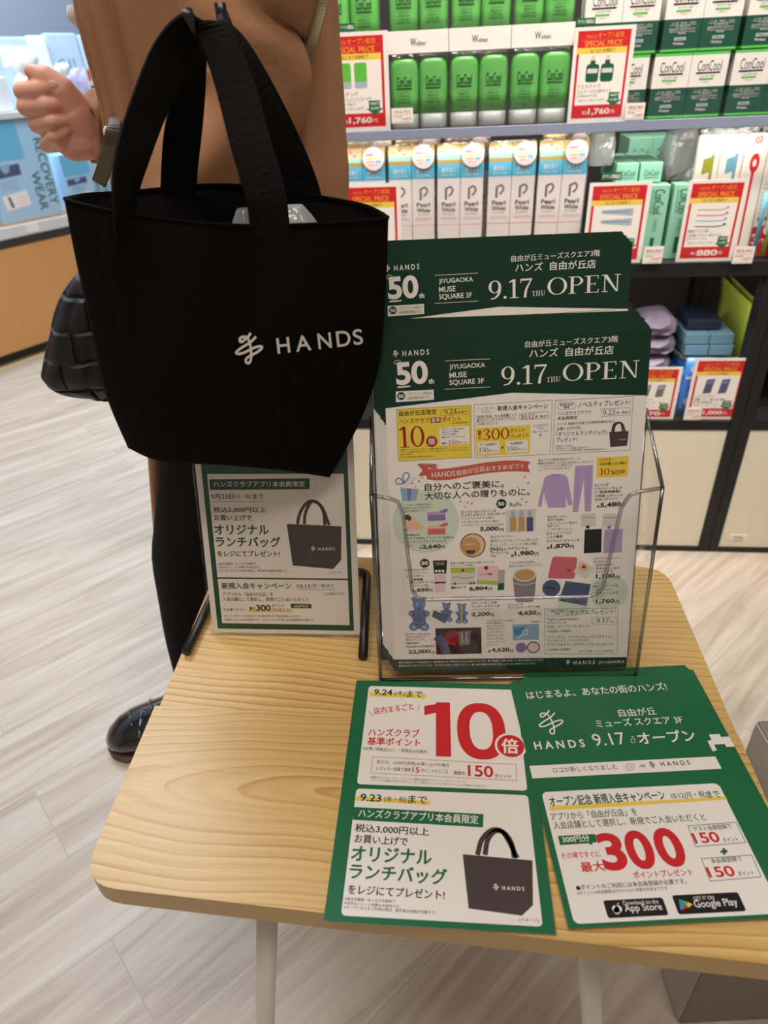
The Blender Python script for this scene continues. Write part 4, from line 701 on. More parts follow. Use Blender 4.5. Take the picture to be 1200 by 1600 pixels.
# ================================================================== goods on the right-hand shelving
GRN = mat('bright_green_tube', '#71c968', .4, coat=.2); CAP = mat('pale_grey_cap', '#a3a9aa', .4); TRAY = mat('white_card_tray', '#efe9e4', .6)
FILM = film('crinkled_clear_bag', '#ffffff', .07, .07, bump=.5); FILM2 = film('shrink_film', '#ffffff', .03, .08, bump=.2)
def flat_sheet(w, h): return Sheet([(0, 0), (w, 0), (w, h), (0, h)], [(0, h), (w, h), (w, 0), (0, 0)])   # mm, y down
UPR = Matrix.Rotation(math.pi / 2, 4, 'X')       # stands a print upright facing -v
def tube_body(cx, w, h, d, capped):
    """squeeze tube: oval section, rounded shoulder on top; cap at the foot"""
    rows = [(0.0, .96), (.3, 1), (.8, 1), (.9, .98), (.96, .9), (.99, .72), (1.0, .4)]; z0 = h * .22; R = []
    for t, k in rows:
        R.append([Vector((cx + math.copysign(abs(math.cos(a)) ** .5, math.cos(a)) * w / 2 * k, d / 2 + math.copysign(abs(math.sin(a)) ** .8, math.sin(a)) * d / 2 * k, z0 + (h - z0) * t)) for a in [2 * math.pi * i / 24 for i in range(24)]])
    b = MB(); b.loft(R, GRN); c = MB(); R2 = [[Vector((cx + math.copysign(abs(math.cos(a)) ** .5, math.cos(a)) * w / 2 * k, d / 2 + math.copysign(abs(math.sin(a)) ** .8, math.sin(a)) * d / 2 * k, z)) for a in [2 * math.pi * i / 24 for i in range(24)]] for z, k in ((.0005, .9), (.003, .95), (z0 - .001, .96))]
    c.loft(R2, CAP); return b, c
def tube_print(w, h):
    s = flat_sheet(w, h); s.t('ConCool', w * .17, h * .40, w * .83, h * .40, h * .14, 'D', .01); s.poly([(w * .17, h * .42), (w * .83, h * .42), (w * .83, h * .435), (w * .17, h * .435)], 'D', 5)
    for i, l in enumerate(('ジェルコートF', '薬用歯みがき', 'むし歯予防・歯肉炎', '医薬部外品')): s.t(l, w * (.28 - .02 * i), h * (.50 + .045 * i), w * (.72 + .02 * i), h * (.50 + .045 * i), h * .03, 'D', .005)
    s.t('Weltec', w * .4, h * .735, w * .62, h * .735, h * .03, 'D', 0); return s
def tube_pair(M, w, h, label, group=None):
    r = root('gel_tube_pack', None, label, 'toothpaste pack', group, M); tw = w * .49; d = .032
    for k in (0, 1):
        cx = w * (.25 + .5 * k); b, c = tube_body(cx, tw, h, d, True); t = b.build('tube', r, world=False); c.build('cap', t, world=False)
        s = tube_print(tw * 1000 * .8, h * 1000); s.mb.build('tube_print', t, world=False, xform=Matrix.Translation((cx - tw * .4, -.0006, 0)) @ UPR)
    f = MB(); f.prism([(0, -.003), (w, -.003), (w, d + .003), (0, d + .003)], 0.0005, h + .004, FILM); f.build('clear_bag', r, world=False, bevel=.004, seg=1)
    return r
G_LOW = 'bagged green tubes on the clear shelf'; G_UP = 'green tubes standing in white trays'
A_ = S(612, 188, .02); B_ = S(880, 188, .02); h_low = S(700, 87, .02).z - zA
cols = [(S(x0, 188, .02).x, S(x1, 188, .02).x) for x0, x1 in ((611, 699), (702, 790), (794, 882))]
lw_ = cols[0][1] - cols[0][0]; dx = (cols[2][0] - cols[0][0]) / 2; x_first = cols[0][0]
names_low = ('bagged pair of green gel tubes under the first white tray, beside the red card', 'bagged pair of green gel tubes under the middle white tray', 'bagged pair of green gel tubes at the right end of the lower row')
tp = tube_pair(SMat(x_first, .02, zA + .0005), lw_, h_low, names_low[0], G_LOW)
for i in (1, 2): copy_tree(tp, SMat(x_first + dx * i, .02, zA + .0005), names_low[i])
copy_tree(tp, SMat(x_first - dx - .012, .03, zA + .0005), 'bagged pair of green gel tubes behind the leftmost red price card')
zt = zA + .0005 + h_low + .005
def tray(u, label):
    r = root('card_tray', None, label, 'tray', 'white card trays of green tubes', SMat(u, .018, zt)); w = lw_ + .002; d = .075; hh = .030; th = .0015
    m = MB()
    for a, b in (((0, 0, 0), (w, d, th)), ((0, 0, th), (w, th, hh)), ((0, d - th, th), (w, d, hh)), ((0, th, th), (th, d - th, hh)), ((w - th, th, th), (w, d - th, hh))): m.box2(a, b, TRAY)
    m.build('tray_body', r, world=False); s = flat_sheet(w * 1000, hh * 1000); W_ = w * 1000; H_ = hh * 1000
    s.t('W', W_ * .37, H_ * .66, W_ * .47, H_ * .66, H_ * .32, 'k', .01); s.t('eltec', W_ * .475, H_ * .66, W_ * .63, H_ * .66, H_ * .2, 'k', .0); s.mb.build('tray_print', r, world=False, xform=Matrix.Translation((0, -.0002, 0)) @ UPR); return r
tray_lab = ('white card tray holding green tubes, nearest the left red price card', 'white card tray holding green tubes, middle of the three', 'white card tray holding green tubes, next to the white and green cartons')
tub_lab = ('green tubes in the leftmost white card tray', 'green tubes in the middle white card tray', 'green tubes in the white card tray next to the white and green cartons')
for i in range(3):
    tray(x_first - .001 + dx * i, tray_lab[i]); copy_tree(tp, SMat(x_first + .0015 + dx * i, .026, zt + .0022) @ Matrix.Diagonal((.985, 1, 1, 1)), tub_lab[i])['group'] = G_UP
uu = x_first - dx - .012
copy_tree(tp, SMat(uu, .03, zt), 'bagged green tubes stacked above the leftmost red price card')['group'] = G_UP

# white and green mouthwash cartons, shrink-wrapped in pairs
BXW = mat('white_carton', '#ece6e2', .5); BXG = mat('deep_green_carton', '#13503f', .45); BXL = mat('lime_green_band', '#58c653', .45)
def carton_pair(M, w, h, label, group):
    r = root('mouthwash_carton_pack', None, label, 'carton', group, M); d = .045; bw = w / 2
    for k in (0, 1):
        m = MB(); u0 = k * bw + .0004; u1 = (k + 1) * bw - .0004
        for z0, z1, mm in ((0, .035, BXL), (.035, .47, BXG), (.47, .955, BXW), (.955, 1, BXL)): m.box2((u0, .0, h * z0), (u1, d, h * z1), mm)
        b = m.build('carton', r, world=False); W_ = (u1 - u0) * 1000; H_ = h * 1000; s = flat_sheet(W_, H_)
        s.t('ConCool', W_ * .18, H_ * .29, W_ * .83, H_ * .29, H_ * .16, 'k', -.004); s.poly([(W_ * .17, H_ * .305), (W_ * .82, H_ * .305), (W_ * .82, H_ * .33), (W_ * .17, H_ * .33)], 'k', 4)
        s.t('コンクールF', W_ * .3, H_ * .385, W_ * .68, H_ * .385, H_ * .036, 'k', .005); s.poly([(W_ * .27, H_ * .40), (W_ * .66, H_ * .40), (W_ * .66, H_ * .428), (W_ * .27, H_ * .428)], 'u', 4); s.t('医薬部外品', W_ * .4, H_ * .47, W_ * .56, H_ * .47, H_ * .02, 'e', 0)
        for i, l in enumerate(('むし歯・歯肉炎・口臭を', '防ぐ薬用洗口液', '殺菌成分グルコン酸クロルヘキシジン', '無添加')): s.t(l, W_ * (.2, .32, .15, .4)[i], H_ * (.60 + i * .05), W_ * (.84, .68, .84, .6)[i], H_ * (.60 + i * .05), H_ * .028, 'i', .003)
        for y in (.615, .665, .715): s.line(W_ * .15, H_ * y, W_ * .85, H_ * y, 'i', .4)
        s.rr(W_ * .32, H_ * .79, W_ * .64, H_ * .84, 'C', 4, 1); s.t('100mL', W_ * .36, H_ * .83, W_ * .6, H_ * .83, H_ * .03, 'U', .01); s.t('Weltec', W_ * .3, H_ * .905, W_ * .6, H_ * .905, H_ * .045, 'i', .01)
        s.mb.build('carton_print', b, world=False, xform=Matrix.Translation((u0, -.0002, 0)) @ UPR)
    f = MB(); f.box2((-.0008, -.0018, 0), (w + .0008, d + .001, h + .0012), FILM2); f.build('shrink_film', r, world=False)
    return r
cw = S(1125, 185, .03).x - S(1013, 185, .03).x; ch = S(1100, 79, .03).z - zA - .002; c_u0 = S(1010, 185, .03).x; cdx = S(1131, 182, .03).x - S(1011, 185, .03).x
nm_c = ('front pair of white and green mouthwash cartons, half behind the red price card', 'pair of white and green mouthwash cartons right of the red price card, lower layer', 'pair of white and green mouthwash cartons by the right edge, lower layer')
nm_d = ('upper pair of white and green cartons above the red price card', 'upper pair of white and green cartons right of the red price card', 'upper pair of white and green cartons by the right edge')
cpk = carton_pair(SMat(c_u0 - cdx, .03, zA + .0005), cw, ch, nm_c[0], 'white and green mouthwash cartons')
for i in (1, 2): copy_tree(cpk, SMat(c_u0 + cdx * (i - 1), .03, zA + .0005), nm_c[i])
for i in range(3): copy_tree(cpk, SMat(c_u0 + cdx * (i - 1) + .006, .03, zA + .0015 + ch + .001), nm_d[i])

# pearl toothpaste cartons, in pairs, second shelf
PW = mat('pearl_carton_white', '#eee5e4', .45); PB = mat('sky_blue_band', '#5bb8dd', .4); PG = mat('gold_foil', '#d3b878', .3, metal=.4); PM = mat('mint_band', '#9fd2c0', .45); PS = mat('pale_pink_sticker', '#f1d3d6', .45); SIDE = mat('blue_grey_side', '#7f97a3', .5)
def pearl_pair(M, w, h, label, group):
    r = root('toothpaste_carton_pack', None, label, 'carton', group, M); d = .034; bw = w / 2
    for k in (0, 1):
        u0 = k * bw + .0005; u1 = (k + 1) * bw - .0005; m = MB()
        m.box2((u0, 0, 0), (u1, d, h * .735), PW); m.box2((u0, 0, h * .735), (u1, d, h * .85), PB); m.box2((u0, .0, h * .85), (u1, d, h * .885), PG); m.box2((u0, 0, h * .885), (u1, d, h * .925), PM)
        P = [Vector((u0, 0, h * .925)), Vector((u1, 0, h * .925)), Vector((u1, d, h * .925)), Vector((u0, d, h * .925)), Vector((u0, .012, h)), Vector((u1, .012, h)), Vector((u1, d, h)), Vector((u0, d, h))]
        m.add(P, [(0, 1, 5, 4), (1, 2, 6, 5), (2, 3, 7, 6), (3, 0, 4, 7), (4, 5, 6, 7)], PG)
        b = m.build('carton', r, world=False); W_ = (u1 - u0) * 1000; H_ = h * 1000; s = flat_sheet(W_, H_)
        s.t('歯を白く', W_ * .2, H_ * .215, W_ * .78, H_ * .215, H_ * .04, 'W', .012); s.t('Brilliant White', W_ * .2, H_ * .245, W_ * .8, H_ * .245, H_ * .018, 'W', 0)
        s.line(W_ * .38, H_ * .44, W_ * .38, H_ * .345, 'e', W_ * .1); s.arc([(W_ * .38, H_ * .35), (W_ * .58, H_ * .335), (W_ * .68, H_ * .365), (W_ * .58, H_ * .40), (W_ * .5, H_ * .405)], 'e', W_ * .08)
        s.t('Pearl', W_ * .2, H_ * .498, W_ * .8, H_ * .498, H_ * .038, 'k', .012); s.t('White', W_ * .2, H_ * .545, W_ * .8, H_ * .545, H_ * .038, 'k', .012); s.t('Pro Shine', W_ * .25, H_ * .57, W_ * .75, H_ * .57, H_ * .014, 'e', 0)
        s.poly([(W_ * .15, H_ * .59), (W_ * .9, H_ * .59), (W_ * .9, H_ * .61), (W_ * .15, H_ * .61)], 'h', 3); s.line(0, H_ * .655, W_, H_ * .655, 'H', .7)
        s.mb.build('carton_print', b, world=False, xform=Matrix.Translation((u0, -.0002, 0)) @ UPR)
        fl = flat_sheet(W_, H_ * .09)
        for i in range(7): fl.circ(W_ * (.15 + .11 * i), H_ * (.035 + .02 * (i % 3)), W_ * .075, 'Hq'[i % 2], 3)
        sl = math.atan2(.012, h * .075); fl.mb.build('top_flap_print', b, world=False, xform=Matrix.Translation((u0, -.0003, h * .925)) @ Matrix.Rotation(-sl, 4, 'X') @ UPR)
    st = MB(); cx, cz, rr_ = w * .76, h * .915, w * .225; st.prism([(cx + rr_ * math.cos(a), cz + rr_ * math.sin(a)) for a in [2 * math.pi * i / 28 for i in range(28)]], .003, .0045, PS, UPR); so = st.build('round_sticker', r, world=False)
    g = flat_sheet(rr_ * 2000, rr_ * 2000); q = rr_ * 2000
    g.t('数量限定', q * .12, q * .38, q * .55, q * .38, q * .13, 'r', .01); g.poly([(q * .1, q * .47), (q * .9, q * .45), (q * .9, q * .5), (q * .1, q * .52)], 'Y', 3); g.poly([(q * .15, q * .6), (q * .55, q * .6), (q * .55, q * .64), (q * .15, q * .64)], 'z', 3); g.poly([(q * .6, q * .55), (q * .88, q * .55), (q * .85, q * .68), (q * .6, q * .68)], 'j', 3); g.t('2本セット', q * .25, q * .8, q * .72, q * .8, q * .1, 'q', .004)
    g.mb.build('sticker_print', so, world=False, xform=Matrix.Translation((cx - rr_, -.0047, cz - rr_)) @ UPR)
    f = MB(); f.prism([(-.001, -.0055), (w + .001, -.0055), (w + .001, d + .002), (-.001, d + .002)], 0.0005, h + .004, FILM); f.build('clear_bag', r, world=False, bevel=.003, seg=1)
    return r
pw = S(756, 300, .03).x - S(684, 300, .03).x; ph = S(720, 226, .03).z - zB - .0006
pxs = [S(x, 300, .03).x for x in (533, 608, 683, 762, 839)]
nm_p = ('pair of pearl white toothpaste cartons half hidden by the tan cardigan', 'pair of pearl white toothpaste cartons partly behind the lowest left red card', 'pair of pearl white toothpaste cartons above the fifty on the rear leaflet', 'pair of pearl white toothpaste cartons in the middle, above the square address', 'pair of pearl white toothpaste cartons at the right end, beside the mint boxes')
pp = pearl_pair(SMat(pxs[0], .03, zB + .0005), pw, ph, nm_p[0], 'pearl toothpaste cartons, front row')
for i in range(1, 5): copy_tree(pp, SMat(pxs[i], .03 + .002 * (i % 2), zB + .0005 + .0), nm_p[i])
for i, (px, dv) in enumerate(((536, .085), (612, .082), (845, .084), (690, .083))):
    copy_tree(pp, SMat(S(px, 300, .03).x + .004, dv, zB + .0005) @ Matrix.Diagonal((1, 1, 1.03, 1)), 'row of pearl toothpaste cartons behind the front ones, only gold and pink tops showing')['group'] = 'pearl toothpaste cartons, second row'

# mint toothpaste boxes: two standing long boxes and a lying pair on clear bags
MNT = mat('mint_carton', '#8cc3aa', .45); MNTD = mat('pale_silver_carton', '#c3c7c6', .4)
def long_box(M, w, d, h, label, upright=True, lying=False):
    r = root('toothpaste_box', None, label, 'carton', 'mint green toothpaste boxes', M); m = MB(); m.box2((0, 0, 0), (w, d, h), MNT); b = m.build('box', r, world=False, bevel=.0008, seg=1); W_, H_ = w * 1000, h * 1000; s = flat_sheet(W_, H_)
    if lying: s.t('ConCool', W_ * .2, H_ * .66, W_ * .85, H_ * .66, H_ * .3, 'U', 0); s.line(W_ * .2, H_ * .76, W_ * .85, H_ * .76, 'U', .9)
    s.mb.build('box_print', b, world=False, xform=Matrix.Translation((0, -.0002, 0)) @ UPR)
    if not lying:
        s2 = flat_sheet(H_, W_); s2.t('ConCool', H_ * .06, W_ * .72, H_ * .38, W_ * .72, W_ * .5, 'U', 0); s2.line(H_ * .06, W_ * .8, H_ * .38, W_ * .8, 'U', 1.2); s2.t('リペリオ', H_ * .45, W_ * .6, H_ * .62, W_ * .6, W_ * .22, 'U', .01); s2.poly([(H_ * .7, W_ * .4), (H_ * .92, W_ * .4), (H_ * .92, W_ * .6), (H_ * .7, W_ * .6)], 'U', 3)
        s2.mb.build('box_print', b, world=False, xform=Matrix.Translation((0, -.0003, H_ / 1000)) @ UPR @ Matrix.Rotation(-math.pi / 2, 4, 'Z'))
    return r
bw1 = .034; bh1 = S(1040, 288, .03).z - zB - .001
long_box(SMat(S(1000, 395, .03).x, .03, zB + .0005), bw1, .03, bh1, 'tall mint green toothpaste box standing right beside the red price card')
long_box(SMat(S(1037, 395, .03).x, .03, zB + .0005), bw1 + .002, .03, bh1, 'tall mint green toothpaste box standing closest to the toothbrush packs')
for i, l in enumerate(('tall mint green toothpaste box mostly behind the red price card', 'tall mint green toothpaste box hidden behind the red price card, left')): long_box(SMat(S(965 - 36 * i, 395, .03).x, .03, zB + .0005), bw1, .03, bh1, l)
zl = zB + bh1 + .002
for i, l in enumerate(('left mint box lying on top with its end facing out', 'right mint box lying on top with its end facing out')):
    long_box(SMat(S(963 + 37 * i, 270, .05).x, .05, zl, 0), .037, .15, .031, l, lying=True)
for i, l in enumerate(('silver-mint box at the back under the clear shelf, left of its pair', 'silver-mint box at the back under the clear shelf, right of its pair')):
    long_box(SMat(S(982 + 37 * i, 235, .22).x, .22, zl + .002, 0), .044, .1, .052, l, lying=True)
def bag_lump(M, w, d, h, label, group, m=None, cat='bag', name='clear_bag'):
    """crumpled clear plastic pouch"""
    rnd = random.Random(int(w * 1e5 + h * 1e4)); N = 16; R = []
    for t, k in ((0, .9), (.15, 1), (.4, .98), (.65, .9), (.85, .7), (1, .35)):
        R.append([Vector((w / 2 + math.copysign(abs(math.cos(a)) ** .6, math.cos(a)) * w / 2 * k * (1 + rnd.uniform(-.06, .06)), d / 2 + math.copysign(abs(math.sin(a)) ** .6, math.sin(a)) * d / 2 * k * (1 + rnd.uniform(-.1, .1)), h * t + (rnd.uniform(-.08, .08) * h if 0 < t < 1 else 0))) for a in [2 * math.pi * i / N for i in range(N)]])
    mb = MB(); mb.loft(R, m or FILM, smooth=False); o = mb.build(name); o.matrix_world = M; return tag(o, label, cat, group)
FB = frosted('frosted_bag', '#e6e6e6', .62, .3, .9)
bag_lump(SMat(S(915, 285, .06).x, .07, zB + .15, 0), .05, .06, .07, 'crumpled clear bag between pearl cartons and lying mint boxes', 'crumpled clear bags on the second shelf', FB)
bag_lump(SMat(S(1040, 250, .09).x, .09, zB + .12, 0), .06, .07, .10, 'crumpled clear bag right of the lying mint boxes', 'crumpled clear bags on the second shelf', FB)
# toothbrush sachets in clear packs
SAC = mat('ivory_sachet', '#eee6de', .5)
def brush_pack(M, w, h, label, icons, promo=False):
    r = root('toothbrush_pack', None, label, 'toothbrush pack', 'toothbrush packs', M); m = MB(); d = .014; n = len(icons)
    for k in range(n):
        mm = MB(); mm.box2((w * k / n + .0006, 0, 0), (w * (k + 1) / n - .0006, d, h), SAC); b = mm.build('sachet', r, world=False, bevel=.002, seg=1); W_, H_ = w / n * 1000, h * 1000; s = flat_sheet(W_, H_); c = icons[k][0]
        if icons[k][1] == 'flat':
            s.poly([(W_ * .3, H_ * .19), (W_ * .62, H_ * .17), (W_ * .62, H_ * .29), (W_ * .3, H_ * .31)], c, 3); s.poly([(W_ * .62, H_ * .155), (W_ * .75, H_ * .15), (W_ * .75, H_ * .9), (W_ * .62, H_ * .9)], c, 4)
        else:
            for q in ring(*(s.m(W_ * .5, H_ * .23)), W_ * .2, H_ * .075, W_ * .08, H_ * .03): s._put(q, s._face_up(q, [(0, 1, 2, 3)]), c, 3)
            s.poly([(W_ * .44, H_ * .3), (W_ * .56, H_ * .3), (W_ * .54, H_ * .9), (W_ * .46, H_ * .9)], c, 3)
        if k >= n - 2: s.circ(W_ * .5, H_ * .05, W_ * .16, 'r', 3, .7); s.t('S', W_ * .42, H_ * .065, W_ * .58, H_ * .065, H_ * .03, 'r', .02)
        if promo and k == n - 1:
            for i in range(8): s.line(W_ * .05, H_ * (.40 + i * .033), W_ * (.9 if i % 3 else .6), H_ * (.395 + i * .033), 'e', .6, 6)
            s.t('奥歯の', W_ * .1, H_ * .70, W_ * .8, H_ * .695, H_ * .035, 'k', .01); s.poly([(0, H_ * .75), (W_, H_ * .73), (W_, H_), (0, H_)], 'r', 6); s.t('3', W_ * .08, H_ * .9, W_ * .42, H_ * .89, H_ * .09, 'W', .03, 8); s.t('%', W_ * .5, H_ * .9, W_ * .75, H_ * .89, H_ * .05, 'W', .01, 8); s.circ(W_ * .7, H_ * .78, W_ * .22, 'W', 8)
        s.mb.build('sachet_print', b, world=False, xform=Matrix.Translation((w * k / n, -.0002, 0)) @ UPR)
    f = MB(); f.box2((-.002, -.003, 0), (w + .002, d + .003, h + .012), FILM); f.build('clear_bag', r, world=False)
    return r
bh = S(1130, 208, .03).z - zB
bp_u = S(1064, 400, .028).x
brush_pack(SMat(bp_u, .03, zB + .0018, 0, math.radians(-4)), .152, bh - .004, 'clear pack of four toothbrush sachets with olive, blue, red and grey brush prints', [('V', 'flat'), ('L', 'flat'), ('r', 'oval'), ('E', 'oval')], True)
brush_pack(SMat(bp_u + .158, .03, zB + .0018, 0, math.radians(-4)), .10, bh - .004, 'clear pack of toothbrush sachets cut by the right edge of the photo', [('j', 'oval'), ('v', 'flat'), ('r', 'oval')])
for i in range(3): bag_lump(SMat(bp_u - .01 + .004 * i, .075 + .035 * i, zB + .0005), .17, .03, bh + .002 + .003 * i, 'frosted pack of toothbrushes standing behind the front packs', 'frosted toothbrush packs behind', FB)
for i, (x0, y0, x1, y1, c) in enumerate(((1176, 400, 1200, 300, 'j'), (1188, 402, 1215, 330, 'v'))):
    a, b = S(x0, y0, .016), S(x1, y1, .016); mb = MB(); a = SM @ Vector((a.x, .016, zB + .006)); b = SM @ b; mb.tube([a, lerp(a, b, .7), b], [.004, .0035, .006], ink(c)); tag(mb.build('toothbrush'), ('blue toothbrush leaning at the right edge of the second shelf', 'olive toothbrush leaning at the right edge of the second shelf')[i], 'toothbrush', 'leaning toothbrushes')

# red sale cards with white frames
def price_print(w, h, pic, price, l1, l2, l3):
    s = flat_sheet(98, 148); X = lambda v: v
    s.h = np.diag([w / 98, -h / 148, 1.0]); s.h[1, 2] = h
    s.poly([(6, 6), (91, 6), (91, 141), (6, 141)], 'r', 2); s.poly([(10, 40), (87, 40), (87, 120), (10, 120)], 'W', 3); s.poly([(6, 31), (87, 31), (87, 40.5), (6, 40.5)], 'Y', 4)
    s.t('自由が丘店', 20, 17, 36, 17, 5, 'z', 0); s.t('オープン記念', 38, 17, 80, 17, 8, 'z', .012); s.line(10, 19.5, 86, 19.5, 'q', .5); s.t('SPECIAL PRICE', 18, 29.5, 78, 29.5, 8.5, 'z', .015); s.t('なくなり次第終了', 28, 39, 68, 39, 6, 'k', .006)
    if pic == 'tube':
        for x in (22, 46): s.rr(x, 44, x + 19, 82, 'C', 4, 3); s.rr(x, 44, x + 19, 72, 'u', 5, 4)
    if pic == 'bottle':
        for x in (24, 48): s.rr(x, 56, x + 21, 84, 'U', 4, 4); s.rr(x + 6, 50, x + 14, 58, 'U', 5, 1); s.rr(x + 7, 43, x + 13, 51, 'i', 5, 1); s.rr(x + 2, 63, x + 19, 70, 'i', 6, .6)
    if pic == 'blister':
        for y in (46, 64): s.poly([(24, y + 3), (74, y), (74, y + 14), (24, y + 9)], 'C', 4); s.line(26, y + 6, 70, y + 6, 'B', 1.2, 5)
    if pic == 'brush':
        for i, c in enumerate('EqjT'): s.arc([(22, 52 + i * 10), (50, 53 + i * 10), (66, 52 + i * 10), (72, 49 + i * 10)], c, 1.8, 5); s.circ(72, 49 + i * 10, 2.4, c, 6)
    if pic in ('pack', 'mauve'):
        for x in (26, 54): s.poly([(x + 2, 50), (x + 17, 48), (x + 14, 82), (x - 1, 84)], 'T' if pic == 'pack' else 'e', 4); s.poly([(x + 3, 53), (x + 15, 52), (x + 13, 60), (x + 2, 61)], 'B' if pic == 'pack' else 'p', 5)
    s.t(l1, 12, 94, 50, 93, 6.5, 'k', .004); s.t(l2, 12, 102, 70, 101, 6.5, 'k', .004); s.t(l3, 12, 109, 46, 108, 5.5, 'k', 0); s.t('1個あたり 税込1,100円', 14, 115, 58, 114, 4, 'e', 0)
    s.poly([(66, 101), (83, 101), (83, 113), (88, 113), (75, 124), (62, 113), (66, 113)], 'g', 6); s.t('440円', 68, 108, 82, 108, 5, 'W', .01, 9); s.t('お得!', 69, 115, 81, 115, 4.5, 'W', .01, 9)
    s.t('税込', 24, 135, 33, 135, 6, 'W', .01); s.t(price, 34, 137, 70, 137, 11.5, 'W', .03); s.t('円', 72, 135, 78, 135, 6, 'W', .01)
    return s
FRM = mat('white_plastic_frame', '#f0ebe6', .4)
def price_card(p, v, pic, price, lines, label, z0=None):
    (x0, y0), (x1, y1), (x2, y2) = p      # bottom-left, bottom-right, top-left of the card in the photo
    a, b, c = S(x0, y0, v), S(x1, y1, v), S(x2, y2, v); w = b.x - a.x; zb = z0 if z0 is not None else a.z; h = c.z - zb
    r = root('price_card', None, label, 'price sign', 'red sale price cards', SMat(a.x, v, zb)); m = MB(); m.box2((0, 0, 0), (w, .0015, h), FRM); cd = m.build('card', r, world=False)
    s = price_print(w * 1000, h * 1000, pic, price, *lines); s.mb.build('card_print', cd, world=False, xform=Matrix.Translation((0, -.0002, 0)) @ UPR)
    mb = MB(); mb.box2((w * .3, .0016, .0), (w * .7, .012, .006), ACR); mb.build('foot_clip', r, world=False)
    return r, w, h
VC = .004
price_card([(512, 194), (610, 192), (512, 52)], VC, 'tube', '1,760', ('ウエルテック', 'コンクールジェルコートF', '2本セット (90g×2)'), 'red sale card with two green tubes, next to the tan cardigan', zA + .0006)
price_card([(886, 189), (976, 187), (897, 43)], VC, 'bottle', '1,760', ('ウエルテック', 'コンクールF 2本セット', '(100mL×2)'), 'red sale card picturing two dark bottles on the clear shelf', zA + .0006)
price_card([(541, 415), (629, 414), (551, 288)], VC, 'mauve', '2,640', ('パール ホワイト', 'プロEXプラス', '2本セット'), 'red sale card partly hidden by the black lunch bag corner', zB + .0006)
price_card([(908, 414), (1000, 412), (926, 286)], VC, 'blister', '2,420', ('ウエルテック', 'コンクールリペリオ', '2本セット'), 'red sale card half covered by the rear leaflets, picturing grey blister packs', zB + .0006)
price_card([(1055, 409), (1143, 407), (1074, 282)], VC, 'brush', '880', ('奥歯がラクに届く', '乃木坂ハブラシ 4本セット', '(アソート)'), 'red sale card picturing four toothbrushes, before the toothbrush packs', zB + .0006)
price_card([(975, 656), (1052, 652), (1000, 574)], VC, 'mauve', '770', ('デンタルフロス', '2個セット', '(40本)'), 'red sale card on the lowest shelf peeking out behind the leaflets', zC1 + .0006)
price_card([(1067, 657), (1149, 655), (1090, 560)], VC, 'pack', '1,000', ('システマハブラシ', '選べる2本', '(3個)'), 'red sale card picturing two blue packs on the lowest shelf', zC1 + .0006)
def small_tag(x0, y0, x1, y1, v, kind, label, gr):
    a, b = S(x0, y1, v), S(x1, y0, v); w, h = b.x - a.x, b.z - a.z; m = MB(); m.box2((0, 0, 0), (w, .001, h), ink('g' if kind == 'green' else 'W')); s = flat_sheet(w * 1000, h * 1000); W_, H_ = w * 1000, h * 1000
    if kind == 'green': s.t('チラシ掲載品', W_ * .06, H_ * .78, W_ * .94, H_ * .78, H_ * .55, 'W', .012)
    else:
        s.t('SPECIAL PRICE', W_ * .12, H_ * .35, W_ * .9, H_ * .35, H_ * .18, 'q', .008); s.line(W_ * .1, H_ * .45, W_ * .9, H_ * .45, 'e', .3); s.t('本体価格', W_ * .1, H_ * .62, W_ * .5, H_ * .62, H_ * .1, 'e', 0); s.t('1,600円', W_ * .45, H_ * .82, W_ * .92, H_ * .82, H_ * .18, 'q', .01); s.line(W_ * .1, H_ * .92, W_ * .9, H_ * .92, 'k', .4)
    o = m.build('price_tag'); o.matrix_world = SMat(a.x, v, a.z); tag(o, label, 'price tag', gr); s.mb.build('tag_print', o, world=False, xform=Matrix.Translation((0, -.0002, 0)) @ UPR)
for a in ((531, 36, 554, 49, .0055, 'green', 'small green tag above the sale card next to the cardigan'), (901, 27, 931, 40, .0055, 'green', 'small green tag above the sale card with two bottles'), (939, 269, 972, 282, .0055, 'green', 'small green tag under the lying mint boxes')): small_tag(*a[:6], a[6], 'green leaflet-item tags')
for a in ((612, 168, 645, 193, -.0045, 'w', 'white price tag below the first bagged green tubes'), (976, 160, 1009, 188, -.0045, 'w', 'white price tag right of the two-bottle sale card'), (1003, 385, 1038, 412, -.0045, 'w', 'white price tag below the standing mint boxes'), (1143, 385, 1181, 412, -.0045, 'w', 'white price tag right of the four-toothbrush sale card'), (1068, 637, 1098, 656, -.0045, 'w', 'white price tag at the foot of the lowest sale card')): small_tag(*a[:6], a[6], 'white shelf price tags')

